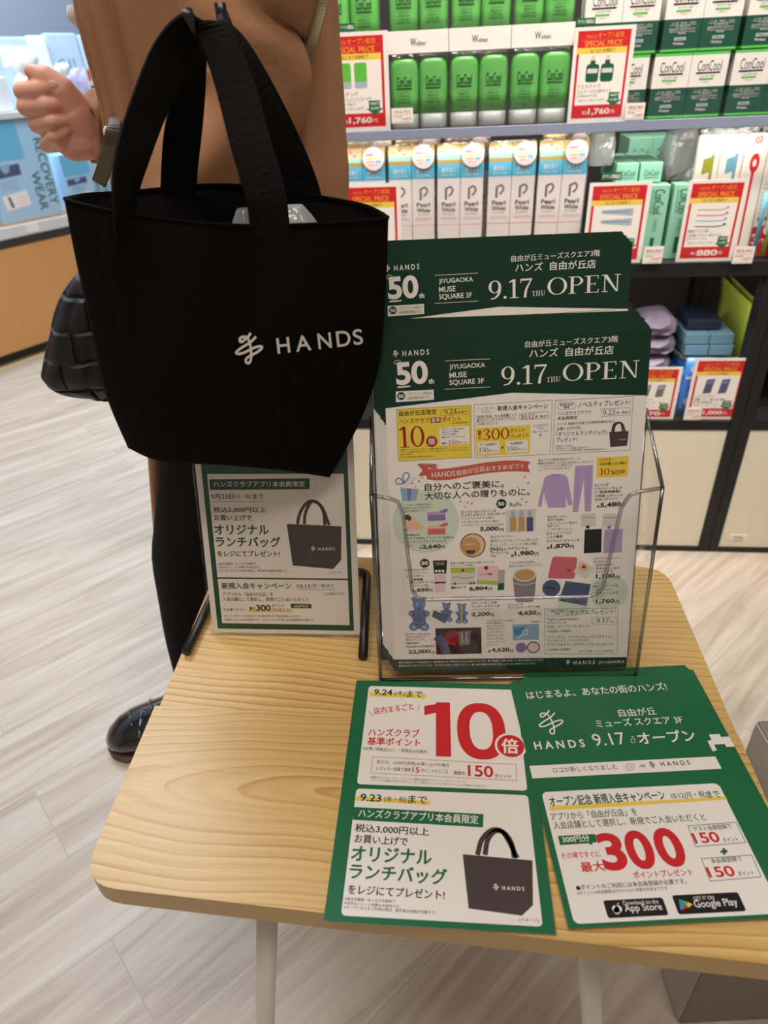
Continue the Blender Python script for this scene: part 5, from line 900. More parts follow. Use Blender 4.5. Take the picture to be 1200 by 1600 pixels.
# lowest shelf: dim stack of cartons and sachets, lime divider card
STB = mat('steel_blue_carton', '#6d93a8', .5); NAV = mat('navy_carton', '#22283a', .5); PUR = mat('mauve_sachet', '#8d7f94', .45); BLU = mat('blue_sachet', '#4f93ea', .35, coat=.3); LIM = mat('lime_card', '#d0e05a', .5)
def carton(x0, x1, y1, v, d, h, m, label, z=None, gr='cartons stacked on the lowest shelf'):
    a, b = S(x0, y1, v), S(x1, y1, v); mb = MB(); mb.box2((0, 0, 0), (b.x - a.x, d, h), m); o = mb.build('carton', bevel=.0015); o.matrix_world = SMat(a.x, v, z if z is not None else a.z); return tag(o, label, 'carton', gr)
zz = zC1 + .0006
for k in range(5):
    a = S(1058, 600, .06); mb = MB(); w = .082 + .004 * (k % 2)
    R = [[Vector((w / 2 + math.cos(t) * w / 2 * kk, .06 + math.sin(t) * .06 * kk, .019 * hh)) for t in [2 * math.pi * i / 20 for i in range(20)]] for hh, kk in ((0, .96), (.5, 1), (1, .96))]
    mb.loft(R, BLU); o = mb.build('wipes_pack'); o.matrix_world = SMat(a.x - .004 * (k % 2), .05, zz + .0195 * k); tag(o, ('bottom blue sachet of the pile behind the lowest sale card', 'second blue sachet from the bottom of the lowest-shelf pile', 'middle blue sachet of the lowest-shelf pile', 'fourth blue sachet from the bottom of the lowest-shelf pile', 'top blue sachet of the lowest-shelf pile, catching light')[k], 'sachet', 'blue sachets on the lowest shelf')
a = S(1056, 655, .02); b = S(1096, 655, .02); hh_ = S(1075, 562, .02).z - zz; mb = MB(); R = [[Vector(((b.x - a.x) / 2 + math.copysign(abs(math.cos(t)) ** .6, math.cos(t)) * (b.x - a.x) / 2, .008 + math.sin(t) * .008 * kk, hh_ * q_)) for t in [2 * math.pi * i / 20 for i in range(20)]] for q_, kk in ((0, .5), (.15, .9), (.5, 1), (.85, .8), (1, .15))]
mb.loft(R, BLU); o = mb.build('wipes_pack'); o.matrix_world = SMat(a.x, .022, zz); tag(o, 'blue pouch with white lettering standing left of the lowest sale card', 'sachet'); s = flat_sheet((b.x - a.x) * 1000, hh_ * 1000); W_, H_ = (b.x - a.x) * 1000, hh_ * 1000
s.t('pur', W_ * .2, H_ * .22, W_ * .8, H_ * .2, H_ * .1, 'W', .02); s.poly([(W_ * .06, H_ * .3), (W_ * .94, H_ * .28), (W_ * .94, H_ * .32), (W_ * .06, H_ * .34)], 'W', 3); s.circ(W_ * .5, H_ * .5, W_ * .28, 'n', 3); s.t('99.9%', W_ * .3, H_ * .53, W_ * .7, H_ * .53, H_ * .05, 'W', .02, 8); s.circ(W_ * .3, H_ * .74, W_ * .16, 'h', 3); s.circ(W_ * .66, H_ * .78, W_ * .14, 'W', 3)
s.mb.build('pouch_print', o, world=False, xform=Matrix.Translation((0, -.0012, 0)) @ UPR)
z1 = zz + .0195 * 5 + .001
bag_lump(SMat(S(1058, 600, .06).x, .055, z1), .1, .11, .014, 'clear pouch between blue sachets and steel blue cartons', 'pouches on the lowest shelf', FB, name='pouch'); z1 += .015
for k in range(4):
    row, col = divmod(k, 2); a = S(1056, 600, .06); mb = MB(); mb.box2((0, 0, 0), (.044, .1, .021), STB); o = mb.build('carton', bevel=.0015); o.matrix_world = SMat(a.x + .003 * (1 - row) + .0455 * col, .055, z1 + .0222 * row); tag(o, ('lower left', 'lower right', 'upper left', 'upper right')[k] + ' steel blue carton of the dim stack on the lowest shelf', 'carton', 'steel blue cartons')
carton(1056, 1106, 600, .075, .09, .02, NAV, 'navy carton on top of the steel blue cartons', z1 + .0456)
for k in range(5):
    bag_lump(SMat(S(985 + 3 * (k % 2), 600, .06).x, .06, zz + .038 * k), .078, .11, .037, ('bottom', 'second', 'third', 'fourth', 'top')[k] + ' mauve sachet of the dim pile just right of the leaflets', 'mauve sachets', PUR, cat='sachet', name='floss_sachet')
for u, l in ((S(1125, 560, .2).x, 'lime green card divider leaning on the lowest shelf, left sheet'), (S(1136, 560, .12).x, 'lime green card divider by the shelf upright, curved sheet')):
    G = [[Vector((u + .05 * (1 - t) ** 2 * 0 + .018 * math.sin(t * 2.5) * s_, .03 + .25 * s_, zz + .21 * t)) for s_ in [j / 8 for j in range(9)]] for t in [i / 10 for i in range(11)]]
    mb = MB(); mb.grid(G, LIM); o = mb.build('card_divider', xform=SM); sm = o.modifiers.new('thick', 'SOLIDIFY'); sm.thickness = .0012; tag(o, l, 'divider', 'lime card dividers')
# ================================================================== wooden display fixture at the far left
LP0 = at_z(35, 567, 0); LDIR = Vector((math.cos(math.radians(54)), math.sin(math.radians(54)), 0)); LDEP = Vector((-LDIR.y, LDIR.x, 0))
LM = Matrix(((LDIR.x, LDEP.x, 0, LP0.x), (LDIR.y, LDEP.y, 0, LP0.y), (0, 0, 1, 0), (0, 0, 0, 1)))
def LS(x, y, w=0.0):
    d = ray(x, y); t = (w + (LP0 - CAMP).dot(LDEP)) / d.dot(LDEP); P = CAMP + d * t - LP0
    return Vector((P.dot(LDIR), w, P.z))
def LMat(u, w, z, rot=0, tilt=0): return LM @ Matrix.Translation((u, w, z)) @ Matrix.Rotation(rot, 4, 'Z') @ Matrix.Rotation(tilt, 4, 'X')
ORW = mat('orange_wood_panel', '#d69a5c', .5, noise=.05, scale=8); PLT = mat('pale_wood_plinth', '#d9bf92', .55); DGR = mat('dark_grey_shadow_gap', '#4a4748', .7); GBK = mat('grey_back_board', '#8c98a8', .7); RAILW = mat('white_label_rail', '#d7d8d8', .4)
lf = root('display_fixture', LP0, 'orange wood shop fixture with white-edged shelves of pale blue boxes, far left', 'shelf')
def lpart(nm, boxes, m, bev=.001, lab=None):
    mb = MB()
    for a, b in boxes: mb.box2(a, b, m)
    o = mb.build(nm, lf, xform=LM, bevel=bev)
    if lab: o['label'] = lab
    return o
zl1 = LS(50, 345).z; zl0 = LS(50, 362).z; zr1 = zl0; zr0 = LS(50, 378).z; zp1 = LS(50, 380).z; zu = LS(50, 174).z; zb_ = LS(20, 50, .4).z
La, Lb = -1.6, 2.2
lpart('front_panel', [((La, .0, .05), (Lb, .02, zp1))], ORW); lpart('plinth', [((La, .05, 0), (Lb, .09, .05))], DGR); lpart('floor_strip', [((La, -.012, 0), (Lb, .05, .006))], PLT)
lpart('shelf_board', [((La, .0, zl0 - .004), (Lb, .45, zl1 - .008))], ORW)
rl = lpart('label_rail', [((La, -.012, zl0 - .006), (Lb, -.001, zl1 - .004))], RAILW)
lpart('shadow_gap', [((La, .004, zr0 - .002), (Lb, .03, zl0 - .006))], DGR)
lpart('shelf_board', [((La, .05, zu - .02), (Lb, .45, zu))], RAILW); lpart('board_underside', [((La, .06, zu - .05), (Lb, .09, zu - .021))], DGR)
lpart('back_panel', [((La, .46, .05), (Lb, .48, 1.7))], GBK)
o = area('shelf_lamp', LM @ Vector((.2, .2, zu - .025)), 1.4, 4.0, (.86, .93, 1), size_y=.06); o.rotation_euler = (0, 0, math.radians(54))
o = area('shelf_lamp', LM @ Vector((.2, .12, 1.62)), 1.6, 11, (.86, .93, 1), size_y=.12); o.rotation_euler = (math.radians(-12), 0, math.radians(54))
LBL = mat('pale_blue_carton', '#a9cdea', .5); LBL2 = mat('cyan_shade_carton', '#7fc3ea', .5)
def wear_box(x0, x1, yb, yt, w, label, side_text):
    a, b, c = LS(x0, yb, w), LS(x1, yb, w), LS(x0, yt, w); W_, H_ = (b.x - a.x), zl_top(w)
    H_ = c.z - (zl1 - .0075); r = root('garment_box', None, label, 'box', 'pale blue garment boxes', LMat(a.x, w, zl1 - .0072)); m = MB(); m.box2((0, 0, 0), (W_, .07, H_), LBL); bx = m.build('box', r, world=False, bevel=.002)
    s = flat_sheet(W_ * 1000, H_ * 1000); w_, h_ = W_ * 1000, H_ * 1000
    s.poly([(0, 0), (w_ * .62, 0), (w_ * .62, h_ * .38), (0, h_ * .38)], 'j', 2); s.poly([(w_ * .04, h_ * .44), (w_ * .5, h_ * .42), (w_ * .5, h_ * .53), (w_ * .04, h_ * .55)], 'T', 3); s.poly([(w_ * .2, h_ * .42), (w_ * .36, h_ * .41), (w_ * .33, h_ * .48), (w_ * .27, h_ * .51), (w_ * .22, h_ * .48)], 'b', 4)
    for i in range(4): s.line(w_ * .12, h_ * (.585 + .028 * i), w_ * .4, h_ * (.58 + .028 * i), 'B', 1.2, 3)
    s.poly([(w_ * .1, h_ * .72), (w_ * .5, h_ * .69), (w_ * .52, h_ * .84), (w_ * .12, h_ * .87)], 'W', 4); s.poly([(w_ * .18, h_ * .73), (w_ * .22, h_ * .73), (w_ * .25, h_ * .84), (w_ * .2, h_ * .845)], 'T', 5)
    for i in range(4): s.line(w_ * .3, h_ * (.74 + .025 * i), w_ * .47, h_ * (.735 + .025 * i), 'E', 1.0, 5)
    s.mb.build('box_print', bx, world=False, xform=Matrix.Translation((0, -.0004, 0)) @ UPR)
    s2 = flat_sheet(h_, w_)
    s2.t(side_text[0], h_ * .20, w_ * .17, h_ * .88, w_ * .17, w_ * .14, 'U', 0); s2.t(side_text[1], h_ * .52, w_ * .36, h_ * .92, w_ * .36, w_ * .14, 'U', 0)
    s2.mb.build('box_print', bx, world=False, xform=Matrix.Translation((0, -.0008, H_)) @ UPR @ Matrix.Rotation(-math.pi / 2, 4, 'Z'))
    return r
def zl_top(w): return .3
wear_box(2, 101, 338, 188, .06, 'pale blue garment box below the raised hand, lettering down its right side', ('RECOVERY', 'WEAR'))
wear_box(112, 178, 322, 240, .07, 'second pale blue garment box, beside the tote corner', ('RECOVERY', 'WEAR'))
wear_box(-105, -8, 356, 200, .05, 'pale blue garment box cut by the left edge of the photo', ('RECOVERY', 'WEAR'))
for i, (x0, x1, w) in enumerate(((0, 60, .24), (70, 130, .26), (135, 190, .27))):
    a = LS(x0, 250, w); b = LS(x1, 250, w); mb = MB(); mb.box2((0, 0, 0), (b.x - a.x, .08, LS(x0, 196, w).z - zl1), LBL2); o = mb.build('garment_box', bevel=.002); o.matrix_world = LMat(a.x, w, zl1 - .007); tag(o, ('first', 'second', 'third')[i] + ' cyan garment box from the left in the back row of the lower shelf', 'box', 'cyan boxes, back row')
# clear pouches and pale packs on the upper shelf
PLB = mat('icy_blue_pouch', '#c3dcf2', .35, noise=.12, scale=40); PLW = mat('white_cloth_pack', '#eef1f4', .6, noise=.06, scale=30, bump=.6); LAV = mat('lavender_pouch', '#b9b7d6', .4, noise=.15, scale=50)
for i, (x0, x1, y0, y1, w, m, l) in enumerate(((-30, 25, 172, 62, .2, PLB, 'icy blue pouch at the far left of the upper shelf'), (22, 78, 170, 58, .21, PLB, 'icy blue pouch behind the rolled white cloth'), (76, 104, 166, 56, .2, PLW, 'narrow white pack with dark figure print on the upper shelf'), (102, 150, 164, 52, .22, PLB, 'icy blue pouch printed with thin letters near the cardigan'), (150, 200, 160, 55, .22, PLB, 'icy blue pouch tucked behind the cardigan'))):
    a, b, c = LS(x0, y0, w), LS(x1, y0, w), LS(x0, y1, w); mb = MB(); mb.box2((0, 0, 0), (b.x - a.x - .004, .03, max(.1, c.z - zu)), m); r = mb.build('garment_pouch', bevel=.006); r.matrix_world = LMat(a.x, w, zu + .0035, 0, math.radians(-5)); tag(r, l, 'pouch', 'pouches on the upper left shelf')
    s = flat_sheet((b.x - a.x) * 1000, (c.z - zu) * 1000); w_, h_ = (b.x - a.x) * 1000, (c.z - zu) * 1000
    if i == 2: s.poly([(w_ * .2, h_ * .45), (w_ * .4, h_ * .42), (w_ * .5, h_ * .62), (w_ * .3, h_ * .66)], 'T', 3)
    elif i == 3: s.t('SIL', w_ * .2, h_ * .52, w_ * .9, h_ * .5, h_ * .16, 'B', -.02)
    else: s.poly([(w_ * .1, h_ * .12), (w_ * .9, h_ * .12), (w_ * .9, h_ * .42), (w_ * .1, h_ * .42)], 'W', 3); s.line(w_ * .3, h_ * .25, w_ * .6, h_ * .25, 'C', 3, 4)
    s.mb.build('pouch_print', r, world=False, xform=Matrix.Translation((0, -.0008, 0)) @ UPR)
def roll(x0, y0, x1, y1, w, r, m, l):
    a, b = LM @ LS(x0, y0, w), LM @ LS(x1, y1, w); mb = MB(); k = 8; mb.tube([lerp(a, b, i / k) + Vector((0, 0, .006 * math.sin(i * 2.1))) for i in range(k + 1)], [r * (.55 if i in (0, k) else 1 + .12 * math.sin(i * 1.7)) for i in range(k + 1)], m, 14); return tag(mb.build('folded_garment'), l, 'garment', 'folded garments on the upper left shelf')
roll(22, 106, 54, 96, .12, .035, PLW, 'rolled white cloth above the raised hand'); roll(30, 140, 58, 132, .11, .04, PLW, 'white cloth lying below the rolled one, behind the fingers'); roll(88, 112, 106, 108, .12, .02, PLW, 'small white folded cloth right of the thumb')
a = LS(-20, 168, .1); b = LS(12, 130, .1); mb = MB(); mb.box2((0, 0, 0), (b.x - a.x, .03, .11), PLW); o = mb.build('white_pack', bevel=.004); o.matrix_world = LMat(a.x, .1, zu + .001); tag(o, 'small white pack at the left edge of the upper shelf', 'pack')
a = LS(118, 150, .11); bag_lump(LMat(a.x, .11, zu + .001), .17, .09, .13, 'lavender pouch with a white tag, next to the cardigan on the upper shelf', 'pouches on the upper left shelf', LAV, cat='pouch', name='garment_pouch')
a = LS(140, 152, .1); b = LS(158, 128, .1); mb = MB(); mb.box2((0, 0, 0), (b.x - a.x, .002, .11), ink('W')); o = mb.build('price_tag'); o.matrix_world = LMat(a.x, .09, zu + .02); tag(o, 'white tag with an orange bar on the lavender pouch', 'price tag'); s = flat_sheet(60, 110); s.poly([(8, 10), (22, 10), (22, 45), (8, 45)], 'c', 3); s.poly([(10, 62), (50, 60), (50, 100), (10, 102)], 'T', 3); s.mb.build('tag_print', o, world=False, xform=Matrix.Translation((0, -.0004, 0)) @ UPR)
a = LS(40, 352, -.013); mb = MB(); mb.box2((0, 0, 0), (LS(60, 352, -.013).x - a.x, .001, .03), ink('W')); o = mb.build('price_tag'); o.matrix_world = LMat(a.x, -.0135, zl0); tag(o, 'small pale price tag on the white rail of the left fixture', 'price tag')
# ================================================================== what stands on the table
FPRINT = make_flyer_print(); LPRINT = make_card_left(); RPRINT = make_card_right(); PPRINT = make_popup_print()
def sheet_matrix(o, ax, up):
    ax = ax.normalized(); up = (up - ax * up.dot(ax)).normalized(); n = ax.cross(up)
    return Matrix(((ax.x, up.x, n.x, o.x), (ax.y, up.y, n.y, o.y), (ax.z, up.z, n.z, o.z), (0, 0, 0, 1)))
FA = -0.04743996; HX = Vector((math.cos(FA), math.sin(FA), 0)); HY = Vector((-math.sin(FA), math.cos(FA), 0)); HZ = Vector((0, 0, 1)); FT = 0.28146442
FO = Vector((.00230211, .44868312, T + .0075)); FUP = HY * math.sin(FT) + HZ * math.cos(FT); FN = HX.cross(FUP)
# leaflet stacks (front pocket, rear pocket): every sheet an object, the top one printed in full
fp_mb = FPRINT.mb
def leaflet(o, label, group, mesh=None):
    M = sheet_matrix(o, HX, FUP)
    if mesh is None: ob = fp_mb.build('leaflet')
    else: ob = bpy.data.objects.new('leaflet', mesh); COL.objects.link(ob)
    ob.matrix_world = M; return tag(ob, label, 'leaflet', group)
lf0 = leaflet(FO, 'front leaflet with green header and gift pictures in the lower pocket of the clear holder', 'leaflets in the lower pocket')
RO = FO - HX * .0055 + HY * .0625 + HZ * .0510
leaflet(RO, 'topmost leaflet of the raised rear pocket, green header showing above the front ones', 'leaflets in the rear pocket', lf0.data)
plain = MB(); plain.prism([(0, 0), (.21, 0), (.21, .297), (0, .297)], -.00012, 0, ink('W'))
ps = Sheet([(0, 0), (210, 0), (210, 297), (0, 297)], [(0, 297), (210, 297), (210, 0), (0, 0)]); ps.mmpoly([(0, 297), (210, 297), (210, 240), (0, 226)], 'D', 1); ps.mmpoly([(0, 0), (210, 0), (210, 10), (0, 10)], 'D', 1)
for i in range(len(ps.mb.f)): pass
plain.add(ps.mb.v, ps.mb.f, ink('D'))
plain_o = plain.build('leaflet'); plain_o.matrix_world = sheet_matrix(FO - HX * .0011 + FUP * .0016 - FN * .0007, HX, FUP); GLAB = 'leaflet stacked behind the front one in the lower pocket, only its edge showing'; tag(plain_o, GLAB, 'leaflet', 'leaflets behind the front one')
rj = random.Random(3)
for i in range(2, 10): leaflet(FO - HX * (.0011 * i + rj.uniform(-.0004, .0004)) + FUP * (.0016 * i + rj.uniform(-.0004, .0004)) - FN * .0007 * i, GLAB, 'leaflets behind the front one', plain_o.data)
for i in range(1, 9): leaflet(RO - HX * (.0009 * i) + FUP * (.0012 * i + rj.uniform(-.0003, .0003)) - FN * .0007 * i, 'leaflet stacked behind the topmost one in the raised rear pocket, only its green edge showing', 'leaflets behind the rear one', plain_o.data)

# clear two-tier leaflet holder
def H(x, y, z): return FO + HX * x + HY * y + HZ * (z - .0075)
EDG = film('acrylic_rim', '#dfe4ea', .5, .1)
hold = root('leaflet_holder', H(.105, .03, 0) - Vector((0, 0, 0)), 'clear acrylic two-tier holder full of green-headed leaflets', 'leaflet holder')
xl, xr = -.013, .2185
def front_y(z): return -.0045 + .027 * z / .184
def panel(name, pts, th, nrm, m=ACR, rim=None):
    """flat acrylic sheet from a closed 3D outline, with its polished rim"""
    n = Vector(nrm).normalized(); c = sum((Vector(p) for p in pts), Vector()) / len(pts); ax = (Vector(pts[1]) - Vector(pts[0])).normalized(); ay = n.cross(ax)
    poly = [((Vector(p) - c).dot(ax), (Vector(p) - c).dot(ay)) for p in pts]; MM = Matrix(((ax.x, ay.x, n.x, c.x), (ax.y, ay.y, n.y, c.y), (ax.z, ay.z, n.z, c.z), (0, 0, 0, 1)))
    mb = MB(); mb.prism(poly, -th / 2, th / 2, m, MM); o = mb.build(name, hold)
    if rim:
        for seq in rim: r = MB(); r.tube(seq, .0016, EDG, 8); r.build('rim', o)
    return o
def FP(x, z): return H(x, front_y(z), z)
cut = [FP(xr, .184), FP(.199, .181), FP(.193, .178), FP(.188, .168), FP(.180, .095), FP(.176, .088), FP(.168, .0855), FP(.030, .0855), FP(.022, .088), FP(.018, .096), FP(.012, .168), FP(.008, .178), FP(.001, .181), FP(xl, .184)]
nf = HX.cross(FP(0, .18) - FP(0, 0))
panel('front_panel', [FP(xl, .0), FP(xr, .0)] + cut, .002, nf, rim=[cut, [FP(xl, .001), FP(xl, .184)], [FP(xr, .001), FP(xr, .184)], [FP(xl, .001), FP(xr, .001)]])
def back_y(z): return .024 + z * math.tan(FT)
for x in (xl, xr):
    side = [H(x, front_y(0), 0), H(x, front_y(.184), .184), H(x, back_y(.222), .222), H(x, back_y(.0), .0)]
    panel('side_panel', side, .002, HX, rim=[side[1:3]])
panel('middle_panel', [H(xl, back_y(0), 0), H(xr, back_y(0), 0), H(xr, back_y(.222), .222), H(xl, back_y(.222), .222)], .002, HX.cross(H(0, back_y(.2), .2) - H(0, back_y(0), 0)), rim=[[H(xr, back_y(0), 0), H(xr, back_y(.222), .222)], [H(xl, back_y(0), 0), H(xl, back_y(.222), .222)]])
def rear_y(z): return .078 + z * math.tan(FT)
panel('rear_panel', [H(xl, rear_y(0), 0), H(xr, rear_y(0), 0), H(xr, rear_y(.29), .29), H(xl, rear_y(.29), .29)], .002, HX.cross(H(0, rear_y(.2), .2) - H(0, rear_y(0), 0)))
for x in (xl, xr): panel('side_panel', [H(x, back_y(0), 0), H(x, back_y(.222), .222), H(x, rear_y(.27), .27), H(x, rear_y(0), 0)], .002, HX)
panel('rear_pocket_floor', [H(xl, back_y(.055) + .002, .055), H(xr, back_y(.055) + .002, .055), H(xr, rear_y(.055) - .001, .055), H(xl, rear_y(.055) - .001, .055)], .002, HZ)
panel('base', [H(xl, -.0045, .0015), H(xr, -.0045, .0015), H(xr, .078, .0015), H(xl, .078, .0015)], .0025, HZ, rim=[[H(xl, -.0045, .0015), H(xr, -.0045, .0015)]])

# two fanned piles of postcards lying on the table
def card_pile(print_, base, ang, n, off, lab0, lab, gr, z0, th=.00022):
    ax = Vector((math.cos(ang), math.sin(ang), 0)); ay = Vector((-math.sin(ang), math.cos(ang), 0)); pl = None
    for i in range(n - 1):
        dx, dy, da = off(i, n); a2 = ang + da; axx = Vector((math.cos(a2), math.sin(a2), 0)); ayy = Vector((-math.sin(a2), math.cos(a2), 0)); o = base + ax * dx + ay * dy + Vector((0, 0, z0 + th * i + .0002))
        if pl is None:
            m = MB(); m.prism([(0, 0), (.148, 0), (.148, .21), (0, .21)], -.00014, 0, ink('W')); q = Sheet([(0, 0), (1, 0), (1, 1), (0, 1)], [(0, 210), (148, 210), (148, 0), (0, 0)]); q.mmpoly([(0, 0), (148, 0), (148, 210), (0, 210)], 'g', 1); m.add(q.mb.v, q.mb.f, ink('g'))
            q = Sheet([(0, 0), (1, 0), (1, 1), (0, 1)], [(0, 210), (148, 210), (148, 0), (0, 0)])
            if gr.startswith('left'): q.mmrr(8, 113, 140, 196, 3, 'W', 2); q.mmrr(8, 12, 140, 108, 3, 'W', 2)
            else: q.mmpoly([(0, 126), (148, 126), (148, 136), (0, 136)], 'W', 2)
            m.add(q.mb.v, q.mb.f, ink('W')); ob = m.build('promo_card'); pl = ob.data
        else: ob = bpy.data.objects.new('promo_card', pl); COL.objects.link(ob)
        ob.matrix_world = sheet_matrix(o, axx, ayy); tag(ob, lab, 'card', gr)
    top = print_.mb.build('promo_card'); top.matrix_world = sheet_matrix(base + Vector((0, 0, z0 + th * (n - 1) + .0004)), ax, ay); tag(top, lab0, 'card', gr)
LB = Vector((-.05042947, .23361597, T)); RB = Vector((.10533097, .22129462, T))
ro = random.Random(11)
card_pile(LPRINT, LB, -.10132316, 9, lambda i, n: (-.0022 + ro.uniform(-.0012, .001), .0004 * (n - i) + ro.uniform(-.0008, .0008), ro.uniform(-.006, .004)), 'top card of the left pile, with a big red ten and a lunch bag picture', 'card lower in the left pile, only its green edge showing', 'left pile of green cards', 0)
def roff(i, n): return (.0135 + ro.uniform(-.0015, .0025) + .0016 * (i % 3), .006 + .002 * (i % 4) + ro.uniform(-.001, .001), ro.uniform(-.006, .004)) if i < 10 else (.002 + ro.uniform(0, .002), .001 * (13 - i), ro.uniform(-.004, .004))
card_pile(RPRINT, RB, .0011, 13, roff, 'top card of the right pile, green and white with a big red three hundred', 'card lower in the right pile, only its edge showing', 'right pile of green cards', 0)

# pop-up notice in a clear card sleeve, leaning on the bag stand
pbl, pbr = at_z(333, 987, T + .003), at_z(563, 991, T + .003); pax = (pbr - pbl).normalized(); pay = Vector((-pax.y, pax.x, 0)); pt = math.radians(15.8); pup = pay * math.sin(pt) + HZ * math.cos(pt)
pw_ = (pbr - pbl).length; pn = pax.cross(pup)
PM_ = sheet_matrix(pbl + pn * .001, pax, pup)
nr = root('notice_stand', None, 'clear stand with green framed lunch bag notice leaning below the black bag', 'notice', M=PM_)
PPRINT.mb.build('notice_sheet', nr, world=False, xform=Matrix.Diagonal((pw_ / .148, 1, 1, 1)))
mb = MB(); mb.box((pw_ / 2, .101, .0014), (pw_ + .004, .206, .0016), film('clear_sleeve', '#ffffff', .04, .04)); mb.build('clear_cover', nr, world=False)
mb = MB(); mb.box((pw_ / 2, -.0015, -.001), (pw_ + .004, .002, .006), film('clear_sleeve', '#f7f7f5')); mb.build('sleeve_foot', nr, world=False)

# black wire bag stand
SB = mat('black_wire', '#121113', .35, spec=.6)
f1, f2, f3 = at_z(290, 1019, T + .004), at_z(567, 1026, T + .004), at_z(574, 893, T + .004); f4 = f1 + (f3 - f2) + Vector((.012, 0, 0)); pc = Vector((-.108, .625, T + .004)); stt = root('bag_stand', (pc.x, pc.y, T), 'black wire stand with hooks carrying the black lunch bag', 'stand')
def rounded(P, r=.012, n=5):
    out = [Vector(P[0])]
    for i in range(1, len(P) - 1):
        p = Vector(P[i]); a = p + (Vector(P[i - 1]) - p).normalized() * r; b = p + (Vector(P[i + 1]) - p).normalized() * r
        for k in range(n): t = k / (n - 1); out.append(a * (1 - t) ** 2 + p * 2 * t * (1 - t) + b * t * t)
    out.append(Vector(P[-1])); return out
mb = MB(); mb.tube(rounded([f1, f4, f3, f2]), .0045, SB, 12); mb.build('base', stt)
bc = lerp(f4, f3, .52); zt_ = T + .514
mb = MB(); mb.tube(rounded([bc, bc + Vector((0, 0, .01)), Vector((bc.x, bc.y, zt_ - .01)), Vector((bc.x, bc.y, zt_))]), .0042, SB, 12); mb.build('post', stt)
HK = Vector((bc.x, bc.y, zt_)); hk1 = at_y(296, 30, .545); hk2 = at_y(318, 62, .56)
mb = MB(); mb.tube(rounded([HK - Vector((0, 0, .004)), Vector((bc.x + .002, bc.y - .012, zt_ - .028)), hk2 + Vector((.004, .02, -.001)), hk2 + Vector((-.002, -.004, -.003)), hk1 + Vector((0, -.004, .004))], .008), .0036, SB, 12); mb.build('hook', stt)
mb = MB(); mb.tube(rounded([HK, HK + Vector((.004, .004, -.01)), Vector((bc.x + .009, bc.y + .006, zt_ - .04))]), .003, SB, 10); mb.build('hook', stt)

# black cotton lunch bag hanging from the stand
CAN = mat('black_cotton_canvas', '#0b0a0b', .92, spec=.12, noise=.25, scale=260, bump=.25); WEB = mat('black_webbing', '#0d0c0d', .85, spec=.15, bump=.5, scale=420)
bag = root('lunch_bag', at_y(390, 740, .53), 'black cotton lunch bag with white logo hanging from the black wire stand', 'bag')
YF = .505
def cr(P, t):
    P = [np.array(p, float) for p in P]; n = len(P) - 1; x = min(t * n, n - 1e-6); i = int(x); u = x - i; a, b, c, d = P[max(i - 1, 0)], P[i], P[i + 1], P[min(i + 2, n)]
    return 0.5 * (2 * b + (c - a) * u + (2 * a - 5 * b + 4 * c - d) * u * u + (3 * b - a - 3 * c + d) * u ** 3)
ET = [(100, 310), (190, 330), (300, 345), (395, 350), (500, 347), (607, 339)]; EB = [(200, 700), (252, 721), (350, 727), (440, 735), (515, 746)]
EL = [(100, 310), (116, 395), (139, 500), (163, 610), (200, 700)]; ER = [(607, 339), (603, 450), (592, 570), (562, 660), (515, 746)]
def front_px(u, v):
    top, bot, l, r = cr(ET, u), cr(EB, u), cr(EL, v), cr(ER, v); c00, c10, c01, c11 = map(np.array, (ET[0], ET[-1], EB[0], EB[-1]))
    return (1 - v) * top + v * bot + (1 - u) * l + u * r - ((1 - u) * (1 - v) * c00 + u * (1 - v) * c10 + (1 - u) * v * c01 + u * v * c11)
def front_pt(u, v, off=0.0):
    p = front_px(u, v); b = math.sin(math.pi * u) ** .8; fold = .0035 * math.sin(u * 17 + v * 4) * (1 - v) * math.sin(math.pi * u) + .004 * math.exp(-((u - .17) / .035) ** 2) * (1 - v) * math.sin(math.pi * min(1, v + .2)) + .003 * math.sin(v * 9 + u * 5) * u * (1 - u)
    Y = YF - .012 * b * (.5 + .9 * math.sin(math.pi * v * .8)) - fold + .022 * v ** 2 + .012 * (1 - b) - off
    return at_y(p[0], p[1], Y)
NU, NV = 56, 48
G = [[front_pt(j / NU, i / NV) for j in range(NU + 1)] for i in range(NV + 1)]
TOPB = [(100, 310), (135, 303), (200, 299), (330, 288), (420, 294), (520, 310), (575, 322), (607, 339)]
def back_pt(u, v):
    f = front_pt(u, v); tp = cr(TOPB, u); bt = at_y(tp[0], tp[1], YF + .012 + .086 * math.sin(math.pi * u) ** .6); ft = front_pt(u, 0)
    shift = Vector((bt.x - ft.x, bt.y - ft.y, bt.z - ft.z)); k = (1 - v) ** 1.2
    base = Vector((0, .028 + .022 * math.sin(math.pi * u) ** .5, 0)) * (v ** .6)
    return f + shift * k + base * (1 - .0 * k)
Gb = [[back_pt(j / NU, i / NV) for j in range(NU + 1)] for i in range(NV + 1)]
mb = MB(); mb.grid(G, CAN, flip=True); mb.grid(Gb, CAN)
mb.grid([[lerp(G[i][0], Gb[i][0], t) for t in (0, .5, 1)] for i in range(NV + 1)], CAN); mb.grid([[lerp(G[i][NU], Gb[i][NU], t) for t in (0, .5, 1)] for i in range(NV + 1)], CAN, flip=True)
mb.grid([[lerp(G[NV][j], Gb[NV][j], t) for j in range(NU + 1)] for t in (0, .5, 1)], CAN, flip=True)
bo = mb.build('body', bag); wl = bo.modifiers.new('weld', 'WELD'); wl.merge_threshold = .0004; so = bo.modifiers.new('cloth', 'SOLIDIFY'); so.thickness = .0016; so.offset = -1
